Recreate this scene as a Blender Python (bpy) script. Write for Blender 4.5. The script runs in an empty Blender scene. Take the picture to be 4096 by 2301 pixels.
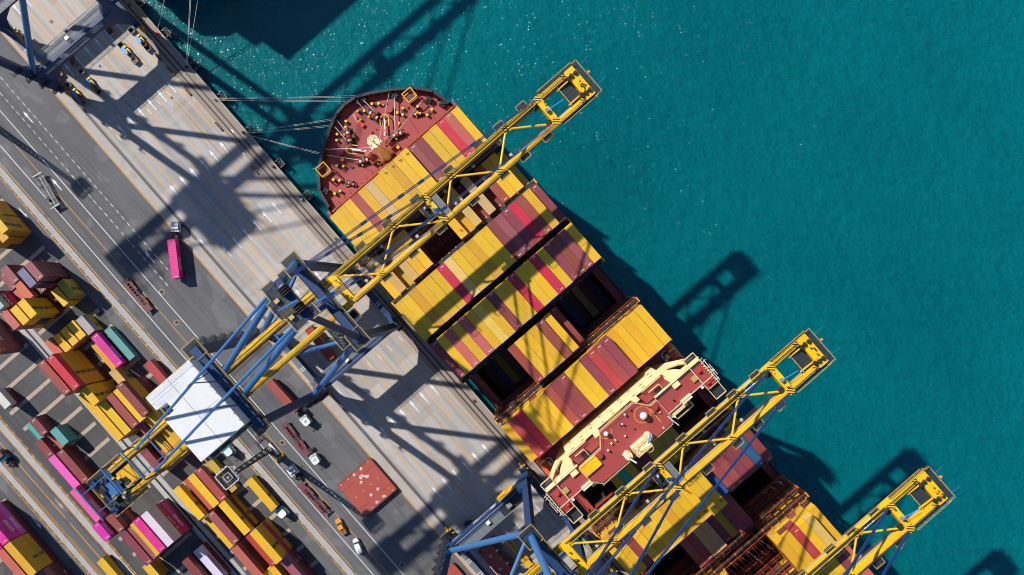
import bpy, bmesh, math, random
from mathutils import Vector, Matrix
random.seed(7)
R = math.radians
SC = bpy.context.scene
COL = SC.collection

# ------------------------------------------------------------------ camera, sky, sun, exposure
# World: X runs along the quay edge, Y runs from the yard out to sea, Z up, 0 = quay surface (metres).
TH, FPX, CAMH = R(49.0), 2985.0, 235.0
cam = bpy.data.cameras.new('camera')
cam.sensor_width = 36.0
cam.lens = FPX * 36.0 / 4096.0
cam.clip_start = 1.0
cam.clip_end = 6000.0
co = bpy.data.objects.new('camera', cam)
co.location = (0, 0, CAMH)
co.rotation_euler = (0, 0, TH)
COL.objects.link(co)
SC.camera = co

SUN_EL = 41.0
SDX, SDY = 0.972, 0.236            # horizontal direction in which shadows fall
W = bpy.data.worlds.new('World')
SC.world = W
W.use_nodes = True
nt = W.node_tree
bg = nt.nodes['Background']
sky = nt.nodes.new('ShaderNodeTexSky')
sky.sky_type = 'NISHITA'
sky.sun_disc = False
sky.sun_elevation = R(SUN_EL)
sky.sun_rotation = math.atan2(-SDX, -SDY)
sky.air_density = 1.0
sky.dust_density = 0.3
sky.ozone_density = 6.0
nt.links.new(sky.outputs[0], bg.inputs[0])
bg.inputs[1].default_value = 0.090
sl = bpy.data.lights.new('sun', 'SUN')
sl.energy = 5.0
sl.angle = R(0.9)
sl.color = (1.0, 0.925, 0.82)
so = bpy.data.objects.new('sun', sl)
ce = math.cos(R(SUN_EL))
so.rotation_euler = Vector((SDX * ce, SDY * ce, -math.sin(R(SUN_EL)))).to_track_quat('-Z', 'Y').to_euler()
so.location = (0, 0, 300)
COL.objects.link(so)
SC.view_settings.view_transform = 'Standard'
SC.view_settings.look = 'None'
SC.cycles.filter_width = 1.0
SC.view_settings.exposure = 0.34
SC.view_settings.gamma = 1.0


def at(sx, sy, z=0.0):
    """Place read off the photograph (4096 x 2301) at height z."""
    ix = (sx - 2048) / FPX * (CAMH - z)
    iy = (sy - 1150.5) / FPX * (CAMH - z)
    return Vector((ix * math.cos(TH) + iy * math.sin(TH), ix * math.sin(TH) - iy * math.cos(TH), z))


# ------------------------------------------------------------------ materials
MATS = {}


class NT:
    def __init__(self, name):
        self.m = bpy.data.materials.new(name)
        self.m.use_nodes = True
        self.t = self.m.node_tree
        self.b = self.t.nodes['Principled BSDF']

    def n(self, kind, **kw):
        nd = self.t.nodes.new(kind)
        for k, v in kw.items():
            if k.startswith('i_'):
                key = k[2:]
                key = int(key) if key.isdigit() else key
                nd.inputs[key].default_value = v
            else:
                setattr(nd, k, v)
        return nd

    def l(self, a, b):
        self.t.links.new(a, b)

    def math(self, op, a, b=None):
        nd = self.n('ShaderNodeMath', operation=op)
        for i, v in enumerate((a, b)):
            if v is None:
                continue
            if isinstance(v, (int, float)):
                nd.inputs[i].default_value = v
            else:
                self.l(v, nd.inputs[i])
        return nd.outputs[0]

    def mix(self, fac, a, b, blend='MIX'):
        nd = self.n('ShaderNodeMix', data_type='RGBA', blend_type=blend)
        for i, v in ((0, fac), (6, a), (7, b)):
            if isinstance(v, (int, float)):
                nd.inputs[i].default_value = v
            elif isinstance(v, tuple):
                nd.inputs[i].default_value = v if len(v) == 4 else v + (1.0,)
            else:
                self.l(v, nd.inputs[i])
        return nd.outputs[2]

    def coords(self, scale=(1, 1, 1), kind='Object', rot=(0, 0, 0), offset=None):
        tc = self.n('ShaderNodeTexCoord')
        mp = self.n('ShaderNodeMapping')
        mp.inputs['Scale'].default_value = scale
        mp.inputs['Rotation'].default_value = rot
        src = tc.outputs[kind]
        if offset is not None:
            ad = self.n('ShaderNodeVectorMath', operation='ADD')
            self.l(src, ad.inputs[0])
            self.l(offset, ad.inputs[1])
            src = ad.outputs[0]
        self.l(src, mp.inputs['Vector'])
        return mp.outputs[0]

    def noise(self, vec, scale, detail=4, rough=0.6):
        nd = self.n('ShaderNodeTexNoise', i_Scale=scale, i_Detail=detail, i_Roughness=rough)
        self.l(vec, nd.inputs['Vector'])
        return nd.outputs['Fac']

    def ramp(self, fac, lo, hi, c0=0.0, c1=1.0):
        nd = self.n('ShaderNodeMapRange')
        nd.inputs[1].default_value = lo
        nd.inputs[2].default_value = hi
        nd.inputs[3].default_value = c0
        nd.inputs[4].default_value = c1
        self.l(fac, nd.inputs[0])
        return nd.outputs[0]


def paint(name, col, rough=0.5, grime=0.25, gcol=(0.08, 0.06, 0.045), scale=0.7, metal=0.0, stretch=(1, 1, 1)):
    k = NT(name)
    v = k.coords(stretch)
    n1 = k.noise(v, scale, 6, 0.65)
    n2 = k.noise(v, scale * 6, 3, 0.5)
    g = k.math('MULTIPLY', k.ramp(n1, 0.48, 0.72), grime)
    c = k.mix(k.ramp(n2, 0.3, 0.7, 0.0, 0.25), col, tuple(x * 0.78 for x in col))
    c = k.mix(g, c, gcol)
    k.l(c, k.b.inputs['Base Color'])
    k.b.inputs['Roughness'].default_value = rough
    k.b.inputs['Metallic'].default_value = metal
    MATS[name] = k.m
    return k.m


YEL = paint('yellow_steel', (0.78, 0.46, 0.004), 0.45, 0.35, (0.25, 0.12, 0.02), 0.25)
RAILY = paint('rail_yellow', (0.46, 0.33, 0.10), 0.5, 0.3, (0.16, 0.1, 0.03), 0.9)
YEL2 = paint('yellow_machine', (0.66, 0.37, 0.012), 0.5, 0.4, (0.16, 0.08, 0.02), 0.9)
BLU = paint('blue_steel', (0.004, 0.034, 0.115), 0.6, 0.15, (0.006, 0.04, 0.12), 0.2)  # crane blue darkened towards its look in shade
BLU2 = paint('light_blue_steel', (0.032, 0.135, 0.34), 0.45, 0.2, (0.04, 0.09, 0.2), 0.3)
NAVY = paint('stay_blue', (0.009, 0.042, 0.15), 0.45, 0.2, (0.02, 0.04, 0.1), 0.3)
SKYB = paint('canopy_blue', (0.03, 0.28, 0.72), 0.5, 0.15, (0.02, 0.1, 0.3))
WHT = paint('white_paint', (0.70, 0.715, 0.73), 0.5, 0.12, (0.35, 0.35, 0.36), 0.4)
GRATE = paint('grating', (0.045, 0.062, 0.078), 0.7, 0.3, (0.05, 0.06, 0.07), 1.2)
GRATEL = paint('pale_grating', (0.125, 0.145, 0.175), 0.7, 0.35, (0.1, 0.11, 0.13), 0.8)
def grating(name, col, clear):
    k = NT(name)
    v = k.coords()
    c = k.mix(k.ramp(k.noise(v, 1.2, 4), 0.4, 0.7), col, tuple(x * 0.6 for x in col))
    k.l(c, k.b.inputs['Base Color'])
    k.b.inputs['Roughness'].default_value = 0.7
    k.b.inputs['Alpha'].default_value = 1.0 - clear
    MATS[name] = k.m
    return k.m


GRATE = grating('open_grating', (0.026, 0.036, 0.046), 0.25)
DARK = paint('dark_steel', (0.018, 0.02, 0.024), 0.55, 0.3, (0.05, 0.04, 0.03))
BLACK = paint('rubber', (0.012, 0.012, 0.013), 0.8, 0.2)
REDD = paint('red_deck', (0.30, 0.046, 0.046), 0.6, 0.4, (0.18, 0.05, 0.045), 0.16)
REDS = paint('red_steel', (0.30, 0.045, 0.025), 0.55, 0.4, (0.1, 0.03, 0.02), 0.5)
ORS = paint('orange_steel', (0.50, 0.10, 0.018), 0.55, 0.5, (0.12, 0.03, 0.015), 0.7)
MAR = paint('maroon_steel', (0.15, 0.042, 0.05), 0.6, 0.45, (0.07, 0.03, 0.03), 0.9)
HATCH = paint('hatch_red', (0.34, 0.062, 0.048), 0.6, 0.5, (0.26, 0.07, 0.06), 0.35)
HATCHD = paint('hatch_red_shaded', (0.20, 0.038, 0.045), 0.6, 0.3, (0.1, 0.03, 0.03), 0.35)  # hatch red darkened; the shade between the stacks is in the colour
CREAM = paint('cream_paint', (0.84, 0.66, 0.36), 0.5, 0.16, (0.5, 0.34, 0.16), 0.3)
HULL = paint('hull_navy', (0.02, 0.026, 0.045), 0.4, 0.25, (0.05, 0.03, 0.03), 0.2)
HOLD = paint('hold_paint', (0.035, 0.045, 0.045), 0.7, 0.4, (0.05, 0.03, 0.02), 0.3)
ORB = paint('lifeboat_orange', (0.75, 0.12, 0.03), 0.4, 0.15, (0.3, 0.06, 0.03))
CONC = paint('pale_concrete', (0.40, 0.36, 0.32), 0.9, 0.5, (0.30, 0.22, 0.14), 0.5)
KERB = paint('kerb_concrete', (0.36, 0.35, 0.34), 0.9, 0.5, (0.2, 0.19, 0.18), 0.35)
LINEW = paint('road_paint_white', (0.74, 0.75, 0.77), 0.7, 0.5, (0.35, 0.35, 0.36), 1.1)
LINEY = paint('road_paint_yellow', (0.70, 0.33, 0.03), 0.7, 0.6, (0.38, 0.24, 0.12), 0.9)
LINEF = paint('faded_paint_yellow', (0.52, 0.33, 0.15), 0.8, 0.8, (0.40, 0.34, 0.28), 0.6)
STEELW = paint('bright_steel', (0.5, 0.52, 0.55), 0.4, 0.3, (0.2, 0.2, 0.2), 1.0)
GLASS = paint('dark_glass', (0.02, 0.03, 0.035), 0.08, 0.0)
ROPE = paint('rope', (0.62, 0.60, 0.55), 0.9, 0.2)
GREY = paint('grey_steel', (0.22, 0.24, 0.26), 0.6, 0.4, (0.12, 0.07, 0.04), 1.0)
ORAN = paint('car_orange', (0.75, 0.27, 0.035), 0.3, 0.05)
RED = paint('signal_red', (0.55, 0.03, 0.03), 0.5, 0.2)
LAMP = paint('lamp_housing', (0.85, 0.78, 0.68), 0.4, 0.1)
TEALC = paint('teal_glass', (0.03, 0.20, 0.26), 0.15, 0.0)
RUST = paint('rusty_steel', (0.16, 0.075, 0.045), 0.75, 0.6, (0.07, 0.04, 0.03), 1.6)
MESHG = paint('wash_brown', (0.40, 0.28, 0.10), 0.7, 0.3)


def hazard():
    k = NT('hazard_stripes')
    v = k.coords((1, 1, 1), rot=(0, 0, R(45)))
    w = k.n('ShaderNodeTexWave', wave_type='BANDS', bands_direction='X', i_Scale=0.55)
    k.l(v, w.inputs['Vector'])
    c = k.mix(k.math('GREATER_THAN', w.outputs['Fac'], 0.5), (0.01, 0.01, 0.01), (0.8, 0.47, 0.01))
    k.l(c, k.b.inputs['Base Color'])
    return k.m


HAZ = hazard()


def cont_mat(name, roof):
    """Container paint: takes its colour from the object, adds dents, rust and dirt of its own; roof groove shade is painted on."""
    k = NT(name)
    oi = k.n('ShaderNodeObjectInfo')
    off = k.math('MULTIPLY', oi.outputs['Random'], 311.0)
    v = k.coords((1, 1, 1), offset=off)
    vs = k.coords((0.35, 2.2, 1) if roof else (1.6, 1.6, 0.35), offset=off)
    n1 = k.noise(v, 0.45, 5, 0.65)
    n2 = k.noise(v, 1.7, 6, 0.75)
    n3 = k.noise(vs, 1.0, 4, 0.6)
    base = oi.outputs['Color']
    c = k.mix(k.ramp(n1, 0.35, 0.7, 0.0, 0.30), base, k.mix(1.0, base, (0.72, 0.66, 0.6), 'MULTIPLY'))
    c = k.mix(k.ramp(n3, 0.5, 0.8, 0.0, 0.28), c, k.mix(0.5, base, (0.42, 0.36, 0.3)))
    dirt = k.math('MULTIPLY', k.ramp(n2, 0.60, 0.70), 0.6)
    c = k.mix(dirt, c, (0.09, 0.05, 0.025))
    if roof:
        w = k.n('ShaderNodeTexWave', wave_type='BANDS', bands_direction='X', i_Scale=0.62, i_Distortion=0.0)
        k.l(k.coords((1, 1, 1)), w.inputs['Vector'])
        c = k.mix(k.math('MULTIPLY', w.outputs['Fac'], 0.50), c, k.mix(1.0, c, (0.55, 0.5, 0.48), 'MULTIPLY'))  # darker stripes: shade of the roof corrugation put into the colour
    else:
        w = k.n('ShaderNodeTexWave', wave_type='BANDS', bands_direction='X', i_Scale=0.8)
        k.l(k.coords((1, 1, 1)), w.inputs['Vector'])
        bp = k.n('ShaderNodeBump', i_Strength=0.35, i_Distance=0.04)
        k.l(w.outputs['Fac'], bp.inputs['Height'])
        k.l(bp.outputs[0], k.b.inputs['Normal'])
    k.l(c, k.b.inputs['Base Color'])
    k.b.inputs['Roughness'].default_value = 0.55
    return k.m


CROOF = cont_mat('container_roof_paint', True)
CSIDE = cont_mat('container_side_paint', False)


def apron_mat():
    k = NT('apron_concrete')
    v = k.coords()
    br = k.n('ShaderNodeTexBrick', offset=0.37, squash=1.0)
    br.inputs['Color1'].default_value = (0.30, 0.30, 0.30, 1)
    br.inputs['Color2'].default_value = (1, 1, 1, 1)
    br.inputs['Mortar'].default_value = (0.45, 0.45, 0.45, 1)
    br.inputs['Scale'].default_value = 1.0
    br.inputs['Mortar Size'].default_value = 0.05
    br.inputs['Brick Width'].default_value = 13.5
    br.inputs['Row Height'].default_value = 7.3
    br.inputs['Bias'].default_value = 0.0
    k.l(v, br.inputs['Vector'])
    n1 = k.noise(v, 0.035, 5, 0.6)
    n2 = k.noise(k.coords((0.03, 1.1, 1)), 0.55, 5, 0.65)
    n3 = k.noise(v, 1.3, 6, 0.7)
    n4 = k.noise(v, 0.16, 6, 0.7)
    c = k.mix(br.outputs['Color'], (0.225, 0.225, 0.240), (0.415, 0.412, 0.415))
    c = k.mix(k.ramp(n1, 0.35, 0.65, 0.0, 0.6), c, (0.40, 0.365, 0.32))
    c = k.mix(k.ramp(n2, 0.50, 0.72, 0.0, 0.40), c, (0.20, 0.19, 0.19))
    c = k.mix(k.ramp(n4, 0.56, 0.75, 0.0, 0.32), c, (0.22, 0.20, 0.185))
    c = k.mix(k.ramp(n3, 0.57, 0.70, 0.0, 0.5), c, (0.17, 0.155, 0.145))
    n5 = k.noise(k.coords((0.012, 0.5, 1)), 1.0, 3, 0.5)
    c = k.mix(k.ramp(n5, 0.52, 0.60, 0.0, 0.35), c, (0.19, 0.185, 0.19))
    n6 = k.noise(k.coords((0.5, 0.012, 1)), 0.7, 3, 0.5)
    c = k.mix(k.ramp(n6, 0.55, 0.62, 0.0, 0.22), c, (0.45, 0.43, 0.41))
    k.l(c, k.b.inputs['Base Color'])
    k.b.inputs['Roughness'].default_value = 0.9
    return k.m


def asphalt_mat(name, c0, c1, streak, tint):
    k = NT(name)
    v = k.coords()
    n1 = k.noise(v, 0.05, 6, 0.65)
    n2 = k.noise(k.coords((0.02, 0.9, 1)), 0.6, 5, 0.65)
    n3 = k.noise(v, 2.2, 6, 0.8)
    n4 = k.noise(v, 0.22, 7, 0.75)
    c = k.mix(k.ramp(n1, 0.3, 0.7), c0, c1)
    c = k.mix(k.ramp(n2, 0.48, 0.74, 0.0, streak), c, tuple(x * 0.45 for x in c0))
    c = k.mix(k.ramp(n4, 0.58, 0.75, 0.0, 0.4), c, tint)
    c = k.mix(k.ramp(n3, 0.45, 0.70, 0.0, 0.5), c, tuple(x * 0.45 for x in c0))
    n5 = k.noise(k.coords((0.012, 0.55, 1)), 1.0, 3, 0.5)
    c = k.mix(k.ramp(n5, 0.54, 0.60, 0.0, 0.4), c, tuple(x * 0.62 for x in c0))
    n6 = k.noise(v, 0.09, 3, 0.5)
    c = k.mix(k.ramp(n6, 0.60, 0.63, 0.0, 0.35), c, tuple(x * 1.35 for x in c1))
    k.l(c, k.b.inputs['Base Color'])
    k.b.inputs['Roughness'].default_value = 0.88
    return k.m


APRON = apron_mat()
ASPH = asphalt_mat('road_asphalt', (0.092, 0.096, 0.106), (0.128, 0.131, 0.140), 0.5, (0.15, 0.15, 0.155))
YARD = asphalt_mat('yard_asphalt', (0.052, 0.053, 0.058), (0.088, 0.088, 0.092), 0.15, (0.065, 0.06, 0.06))


def water_mat():
    k = NT('sea_water')
    v = k.coords()
    big = k.noise(v, 0.006, 4, 0.6)
    strk = k.noise(k.coords((0.012, 0.03, 1), rot=(0, 0, R(-12))), 1.0, 5, 0.6)
    rip = k.noise(k.coords((0.16, 0.5, 1), rot=(0, 0, R(25))), 1.0, 4, 0.6)
    c = k.mix(k.ramp(big, 0.3, 0.7), (0.0, 0.105, 0.132), (0.0, 0.146, 0.164))
    c = k.mix(k.ramp(strk, 0.40, 0.70, 0.0, 0.45), c, (0.0, 0.078, 0.100))
    c = k.mix(k.ramp(rip, 0.5, 0.75, 0.0, 0.22), c, (0.003, 0.165, 0.178))  # paler streaks: light on the ripples put into the water colour
    k.l(c, k.b.inputs['Base Color'])
    k.b.inputs['Roughness'].default_value = 0.07
    k.b.inputs['IOR'].default_value = 1.33
    k.b.inputs['Specular IOR Level'].default_value = 0.0
    k.b.inputs['Coat Weight'].default_value = 1.0
    k.b.inputs['Coat IOR'].default_value = 1.33
    k.b.inputs['Coat Roughness'].default_value = 0.18
    k.b.inputs['Subsurface Weight'].default_value = 0.8
    k.b.inputs['Subsurface Radius'].default_value = (0.6, 1.0, 1.0)
    k.b.inputs['Subsurface Scale'].default_value = 4.0
    # long low ripples, and scattered steep wavelets that catch the sun
    n1 = k.noise(k.coords((0.55, 1.0, 1), rot=(0, 0, R(30))), 0.35, 3, 0.5)
    n2 = k.noise(k.coords((0.6, 1.0, 1), rot=(0, 0, R(40))), 1.1, 3, 0.5)
    vo = k.n('ShaderNodeTexVoronoi', feature='F1', i_Scale=0.8, i_Randomness=1.0)
    k.l(k.coords((1.0, 1.35, 1), rot=(0, 0, R(20))), vo.inputs['Vector'])
    dome = k.ramp(vo.outputs['Distance'], 0.0, 0.40, 1.0, 0.0)
    sx = k.n('ShaderNodeSeparateColor')
    k.l(vo.outputs['Color'], sx.inputs[0])
    patch = k.ramp(k.noise(k.coords((0.05, 0.11, 1), rot=(0, 0, R(15))), 1.0, 4, 0.65), 0.36, 0.56, 0.35, 1.0)
    dome = k.math('MULTIPLY', k.math('MULTIPLY', dome, k.math('POWER', sx.outputs[0], 1.6)), patch)
    h = k.math('ADD', k.math('ADD', k.math('MULTIPLY', n1, 0.30), k.math('MULTIPLY', n2, 0.10)), k.math('MULTIPLY', dome, 0.31))
    bp = k.n('ShaderNodeBump', i_Strength=1.0, i_Distance=1.0)
    k.l(h, bp.inputs['Height'])
    k.l(bp.outputs[0], k.b.inputs['Coat Normal'])
    b2 = k.n('ShaderNodeBump', i_Strength=0.6, i_Distance=1.0)
    k.l(k.math('ADD', k.math('MULTIPLY', n1, 1.6), k.math('MULTIPLY', n2, 0.6)), b2.inputs['Height'])
    k.l(b2.outputs[0], k.b.inputs['Normal'])
    return k.m


SEA = water_mat()


# ------------------------------------------------------------------ mesh building
class MB:
    def __init__(self):
        self.v, self.f, self.mi, self.mats = [], [], [], []

    def _m(self, m):
        if m not in self.mats:
            self.mats.append(m)
        return self.mats.index(m)

    def add(self, vs, fs, m):
        o = len(self.v)
        self.v.extend([tuple(p) for p in vs])
        i = self._m(m)
        for f in fs:
            self.f.append(tuple(o + j for j in f))
            self.mi.append(i)

    BF = [(0, 3, 2, 1), (4, 5, 6, 7), (0, 1, 5, 4), (1, 2, 6, 5), (2, 3, 7, 6), (3, 0, 4, 7)]

    def box(self, x0, x1, y0, y1, z0, z1, m):
        self.add([(x0, y0, z0), (x1, y0, z0), (x1, y1, z0), (x0, y1, z0), (x0, y0, z1), (x1, y0, z1), (x1, y1, z1), (x0, y1, z1)], self.BF, m)

    def cbox(self, c, sx, sy, sz, m, rz=0.0):
        cs, sn = math.cos(rz), math.sin(rz)
        vs = []
        for dz in (-sz / 2, sz / 2):
            for dx, dy in ((-sx / 2, -sy / 2), (sx / 2, -sy / 2), (sx / 2, sy / 2), (-sx / 2, sy / 2)):
                vs.append((c[0] + dx * cs - dy * sn, c[1] + dx * sn + dy * cs, c[2] + dz))
        self.add(vs, self.BF, m)

    def frame(self, p, q):
        p, q = Vector(p), Vector(q)
        d = (q - p).normalized()
        up = Vector((0, 0, 1)) if abs(d.z) < 0.95 else Vector((0, 1, 0))
        s = d.cross(up).normalized()
        return p, q, s, s.cross(d).normalized()

    def beam(self, p, q, w, h, m, w2=None, h2=None):
        p, q, s, u = self.frame(p, q)
        w2 = w if w2 is None else w2
        h2 = h if h2 is None else h2
        vs = []
        for c, a, b in ((p, w, h), (q, w2, h2)):
            for i, j in ((-1, -1), (1, -1), (1, 1), (-1, 1)):
                vs.append(c + s * (a / 2 * i) + u * (b / 2 * j))
        self.add(vs, self.BF, m)

    def tube(self, p, q, r, m, n=8, r2=None):
        p, q, s, u = self.frame(p, q)
        r2 = r if r2 is None else r2
        vs = []
        for c, a in ((p, r), (q, r2)):
            for i in range(n):
                t = 2 * math.pi * i / n
                vs.append(c + s * (a * math.cos(t)) + u * (a * math.sin(t)))
        fs = [(i, (i + 1) % n, n + (i + 1) % n, n + i) for i in range(n)]
        fs += [tuple(range(n - 1, -1, -1)), tuple(range(n, 2 * n))]
        self.add(vs, fs, m)

    def cyl(self, c, r, h, m, n=12, r2=None):
        self.tube(c, (c[0], c[1], c[2] + h), r, m, n, r2)

    def path(self, pts, r, m, n=5):
        for a, b in zip(pts, pts[1:]):
            self.tube(a, b, r, m, n)

    def prism(self, pts, z0, z1, m, mtop=None):
        n = len(pts)
        vs = [(p[0], p[1], z0) for p in pts] + [(p[0], p[1], z1) for p in pts]
        self.add(vs, [(i, (i + 1) % n, n + (i + 1) % n, n + i) for i in range(n)], m)
        self.add(vs, [tuple(range(n - 1, -1, -1))], m)
        self.add(vs, [tuple(range(n, 2 * n))], mtop or m)

    def plate(self, pts, n, t, m):
        """A flat plate: polygon pts in space, thickness t along n."""
        k = len(pts)
        n = Vector(n)
        vs = [Vector(p) for p in pts] + [Vector(p) + n * t for p in pts]
        self.add(vs, [tuple(range(k - 1, -1, -1)), tuple(range(k, 2 * k))] + [(i, (i + 1) % k, k + (i + 1) % k, k + i) for i in range(k)], m)

    def quad(self, x0, x1, y0, y1, z, m):
        self.add([(x0, y0, z), (x1, y0, z), (x1, y1, z), (x0, y1, z)], [(0, 1, 2, 3)], m)

    def poly(self, pts, m):
        self.add(pts, [tuple(range(len(pts)))], m)

    def ball(self, c, r, m, n=12, k=8):
        vs, fs = [], []
        for j in range(k + 1):
            p = math.pi * j / k
            for i in range(n):
                t = 2 * math.pi * i / n
                vs.append((c[0] + r * math.sin(p) * math.cos(t), c[1] + r * math.sin(p) * math.sin(t), c[2] + r * math.cos(p)))
        for j in range(k):
            for i in range(n):
                fs.append((j * n + i, (j + 1) * n + i, (j + 1) * n + (i + 1) % n, j * n + (i + 1) % n))
        self.add(vs, fs, m)

    def ring(self, c, r0, r1, m, n=20, a0=0, a1=2 * math.pi, z=None):
        vs, fs = [], []
        for i in range(n + 1):
            t = a0 + (a1 - a0) * i / n
            vs += [(c[0] + r0 * math.cos(t), c[1] + r0 * math.sin(t), c[2]), (c[0] + r1 * math.cos(t), c[1] + r1 * math.sin(t), c[2])]
        for i in range(n):
            fs.append((2 * i, 2 * i + 1, 2 * i + 3, 2 * i + 2))
        self.add(vs, fs, m)

    def rail(self, pts, m, h=1.1, r=0.055, close=False, step=2.2):
        """Handrail with posts along a path of floor points."""
        if close:
            pts = list(pts) + [pts[0]]
        for a, b in zip(pts, pts[1:]):
            a, b = Vector(a), Vector(b)
            up = Vector((0, 0, h))
            self.beam(a + up, b + up, r * 2, r * 2, m)
            self.beam(a + up * 0.5, b + up * 0.5, r, r, m)
            k = max(1, int((b - a).length / step))
            for i in range(k + 1):
                p = a.lerp(b, i / k)
                self.beam(p, p + up, r * 1.4, r * 1.4, m)

    def mesh(self, name):
        me = bpy.data.meshes.new(name)
        me.from_pydata(self.v, [], self.f)
        for m in self.mats:
            me.materials.append(m)
        me.polygons.foreach_set('material_index', self.mi)
        me.validate()
        me.update()
        bm = bmesh.new()
        bm.from_mesh(me)
        bmesh.ops.recalc_face_normals(bm, faces=bm.faces)
        bm.to_mesh(me)
        bm.free()
        return me

    def build(self, name, parent=None, loc=None):
        o = bpy.data.objects.new(name, self.mesh(name))
        COL.objects.link(o)
        if parent is not None:
            o.parent = parent
        if loc is not None:
            o.location = loc
        return o


def tag(o, label, cat, group=None):
    o['label'] = label
    o['category'] = cat
    if group:
        o['group'] = group
    return o


def thing(name, label, cat, loc=(0, 0, 0), rz=0.0, group=None):
    o = bpy.data.objects.new(name, None)
    o.location = loc
    o.rotation_euler = (0, 0, rz)
    COL.objects.link(o)
    return tag(o, label, cat, group)


def struct(o, kind='structure'):
    o['kind'] = kind
    return o


def copy_tree(o, parent=None):
    c = o.copy()
    COL.objects.link(c)
    c.parent = parent
    for ch in list(o.children):
        copy_tree(ch, c)
    return c


TXT = {}


def text_mesh(s, size, m, spacing=1.0, bold=0.0):
    key = (s, size, m.name, spacing, bold)
    if key in TXT:
        return TXT[key]
    cu = bpy.data.curves.new('lettering', 'FONT')
    cu.body = s
    cu.size = size
    cu.align_x = 'CENTER'
    cu.align_y = 'CENTER'
    cu.space_character = spacing
    cu.space_line = 0.72
    cu.offset = bold
    cu.extrude = 0.012
    ob = bpy.data.objects.new('lettering_source', cu)
    COL.objects.link(ob)
    bpy.context.view_layer.update()
    me = bpy.data.meshes.new_from_object(ob.evaluated_get(bpy.context.evaluated_depsgraph_get()))
    me.materials.clear()
    me.materials.append(m)
    bpy.data.objects.remove(ob)
    TXT[key] = me
    return me


def text(s, size, m, loc, right, up, parent=None, spacing=1.0, name='lettering', bold=0.0):
    """Lettering that reads along `right` with its top towards `up` (vectors in the parent's space)."""
    o = bpy.data.objects.new(name, text_mesh(s, size, m, spacing, bold))
    COL.objects.link(o)
    right, up = Vector(right).normalized(), Vector(up).normalized()
    n = right.cross(up).normalized()
    up = n.cross(right)
    mt = Matrix((right, up, n)).transposed().to_4x4()
    mt.translation = Vector(loc)
    o.parent = parent
    o.matrix_local = mt
    return o



# ------------------------------------------------------------------ the setting: ground, quay, road, sea
b = MB(); b.quad(-900, 900, -900, -68.4, -0.004, ASPH); struct(b.build('ground'))
b = MB(); b.quad(-900, 900, -68.4, -31.0, 0.0, APRON); struct(b.build('quay_apron'))
b = MB(); b.quad(-900, 900, -148.6, -102.5, 0.004, YARD); b.quad(-900, 900, -330, -163.2, 0.004, YARD); struct(b.build('container_yard_ground'))
b = MB(); b.quad(-2500, 2500, -31.5, 2500, -3.0, SEA); struct(b.build('sea_water'))
b = MB()
b.box(-900, 900, -31.6, -31.02, -9, -0.02, CONC)
b.box(-900, 900, -31.0, -30.72, -2.2, 0.22, CONC)
for i in range(60):
    u = -160 + i * 4.6
    b.box(u, u + 0.5, -30.7, -30.5, -3.5, -0.3, BLACK)
struct(b.build('quay_wall'))
b = MB()
b.box(-900, 900, -98.4, -96.5, -0.2, 0.13, KERB)
b.box(-900, 900, -150.85, -148.9, -0.2, 0.13, KERB)
b.box(-900, 900, -159.3, -157.6, -0.2, 0.13, KERB)
struct(b.build('kerb'))
EDGE = paint('quay_edge_concrete', (0.27, 0.225, 0.19), 0.9, 0.6, (0.17, 0.14, 0.12), 0.35, stretch=(0.5, 1.2, 1))
b = MB(); b.quad(-900, 900, -36.2, -31.01, 0.004, EDGE); struct(b.build('quay_edge_ground'))
# the yard drain strip, sleepers and the pale strip by the landside rail
b = MB()
b.quad(-900, 900, -68.2, -65.9, 0.006, KERB)
b.quad(-900, 900, -126.0, -122.4, 0.010, KERB)
struct(b.build('pavement'))
b = MB()
for y in (-123.1, -123.7, -124.7, -125.2):
    b.box(-900, 900, y - 0.09, y + 0.09, 0, 0.09, STEELW)
b.box(-900, 900, -124.55, -123.85, 0.0, 0.016, DARK)
struct(b.build('drain_strip_surface'))
PAD = paint('pad_concrete', (0.37, 0.31, 0.26), 0.9, 0.6, (0.30, 0.17, 0.07), 0.9)
b = MB()
for k in range(-22, 34):
    u = -106.3 + 6.55 * k
    b.box(u - 0.62, u + 0.62, -122.0, -102.7, -0.1, 0.07, PAD)
    b.box(u - 0.62, u + 0.62, -145.4, -126.9, -0.1, 0.07, PAD)
    b.box(u - 0.62, u + 0.62, -185.0, -164.0, -0.1, 0.07, PAD)
struct(b.build('yard_pavement_pads'))
# rails and slots
b = MB()
for y, w in ((-34.45, 0.16), (-33.1, 0.10), (-65.15, 0.16), (-64.75, 0.09)):
    b.box(-900, 900, y - w, y + w, -0.1, 0.035, RUST if w > 0.12 else DARK)
b.quad(-900, 900, -34.95, -33.95, 0.008, GREY)
b.quad(-900, 900, -33.35, -32.85, 0.008, DARK)
b.quad(-900, 900, -65.6, -64.55, 0.008, GREY)
b.quad(-900, 900, -65.5, -65.3, 0.012, BLACK)
b.quad(-900, 900, -34.85, -34.6, 0.012, BLACK)
struct(b.build('crane_rail_lines'))

# painted markings
b = MB()
ZM = 0.016
LN = []
for c in (-39.5, -43.65, -47.8, -51.95, -56.1, -60.25):
    LN += [c - 1.45, c + 1.45]
for y in LN:
    u = -230
    while u < 200:
        L = random.uniform(5, 22)
        if random.random() < 0.86:
            b.quad(u, u + L, y - 0.10, y + 0.10, ZM, LINEY if random.random() < 0.8 else LINEF)
        u += L + random.uniform(0.0, 1.2)
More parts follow.
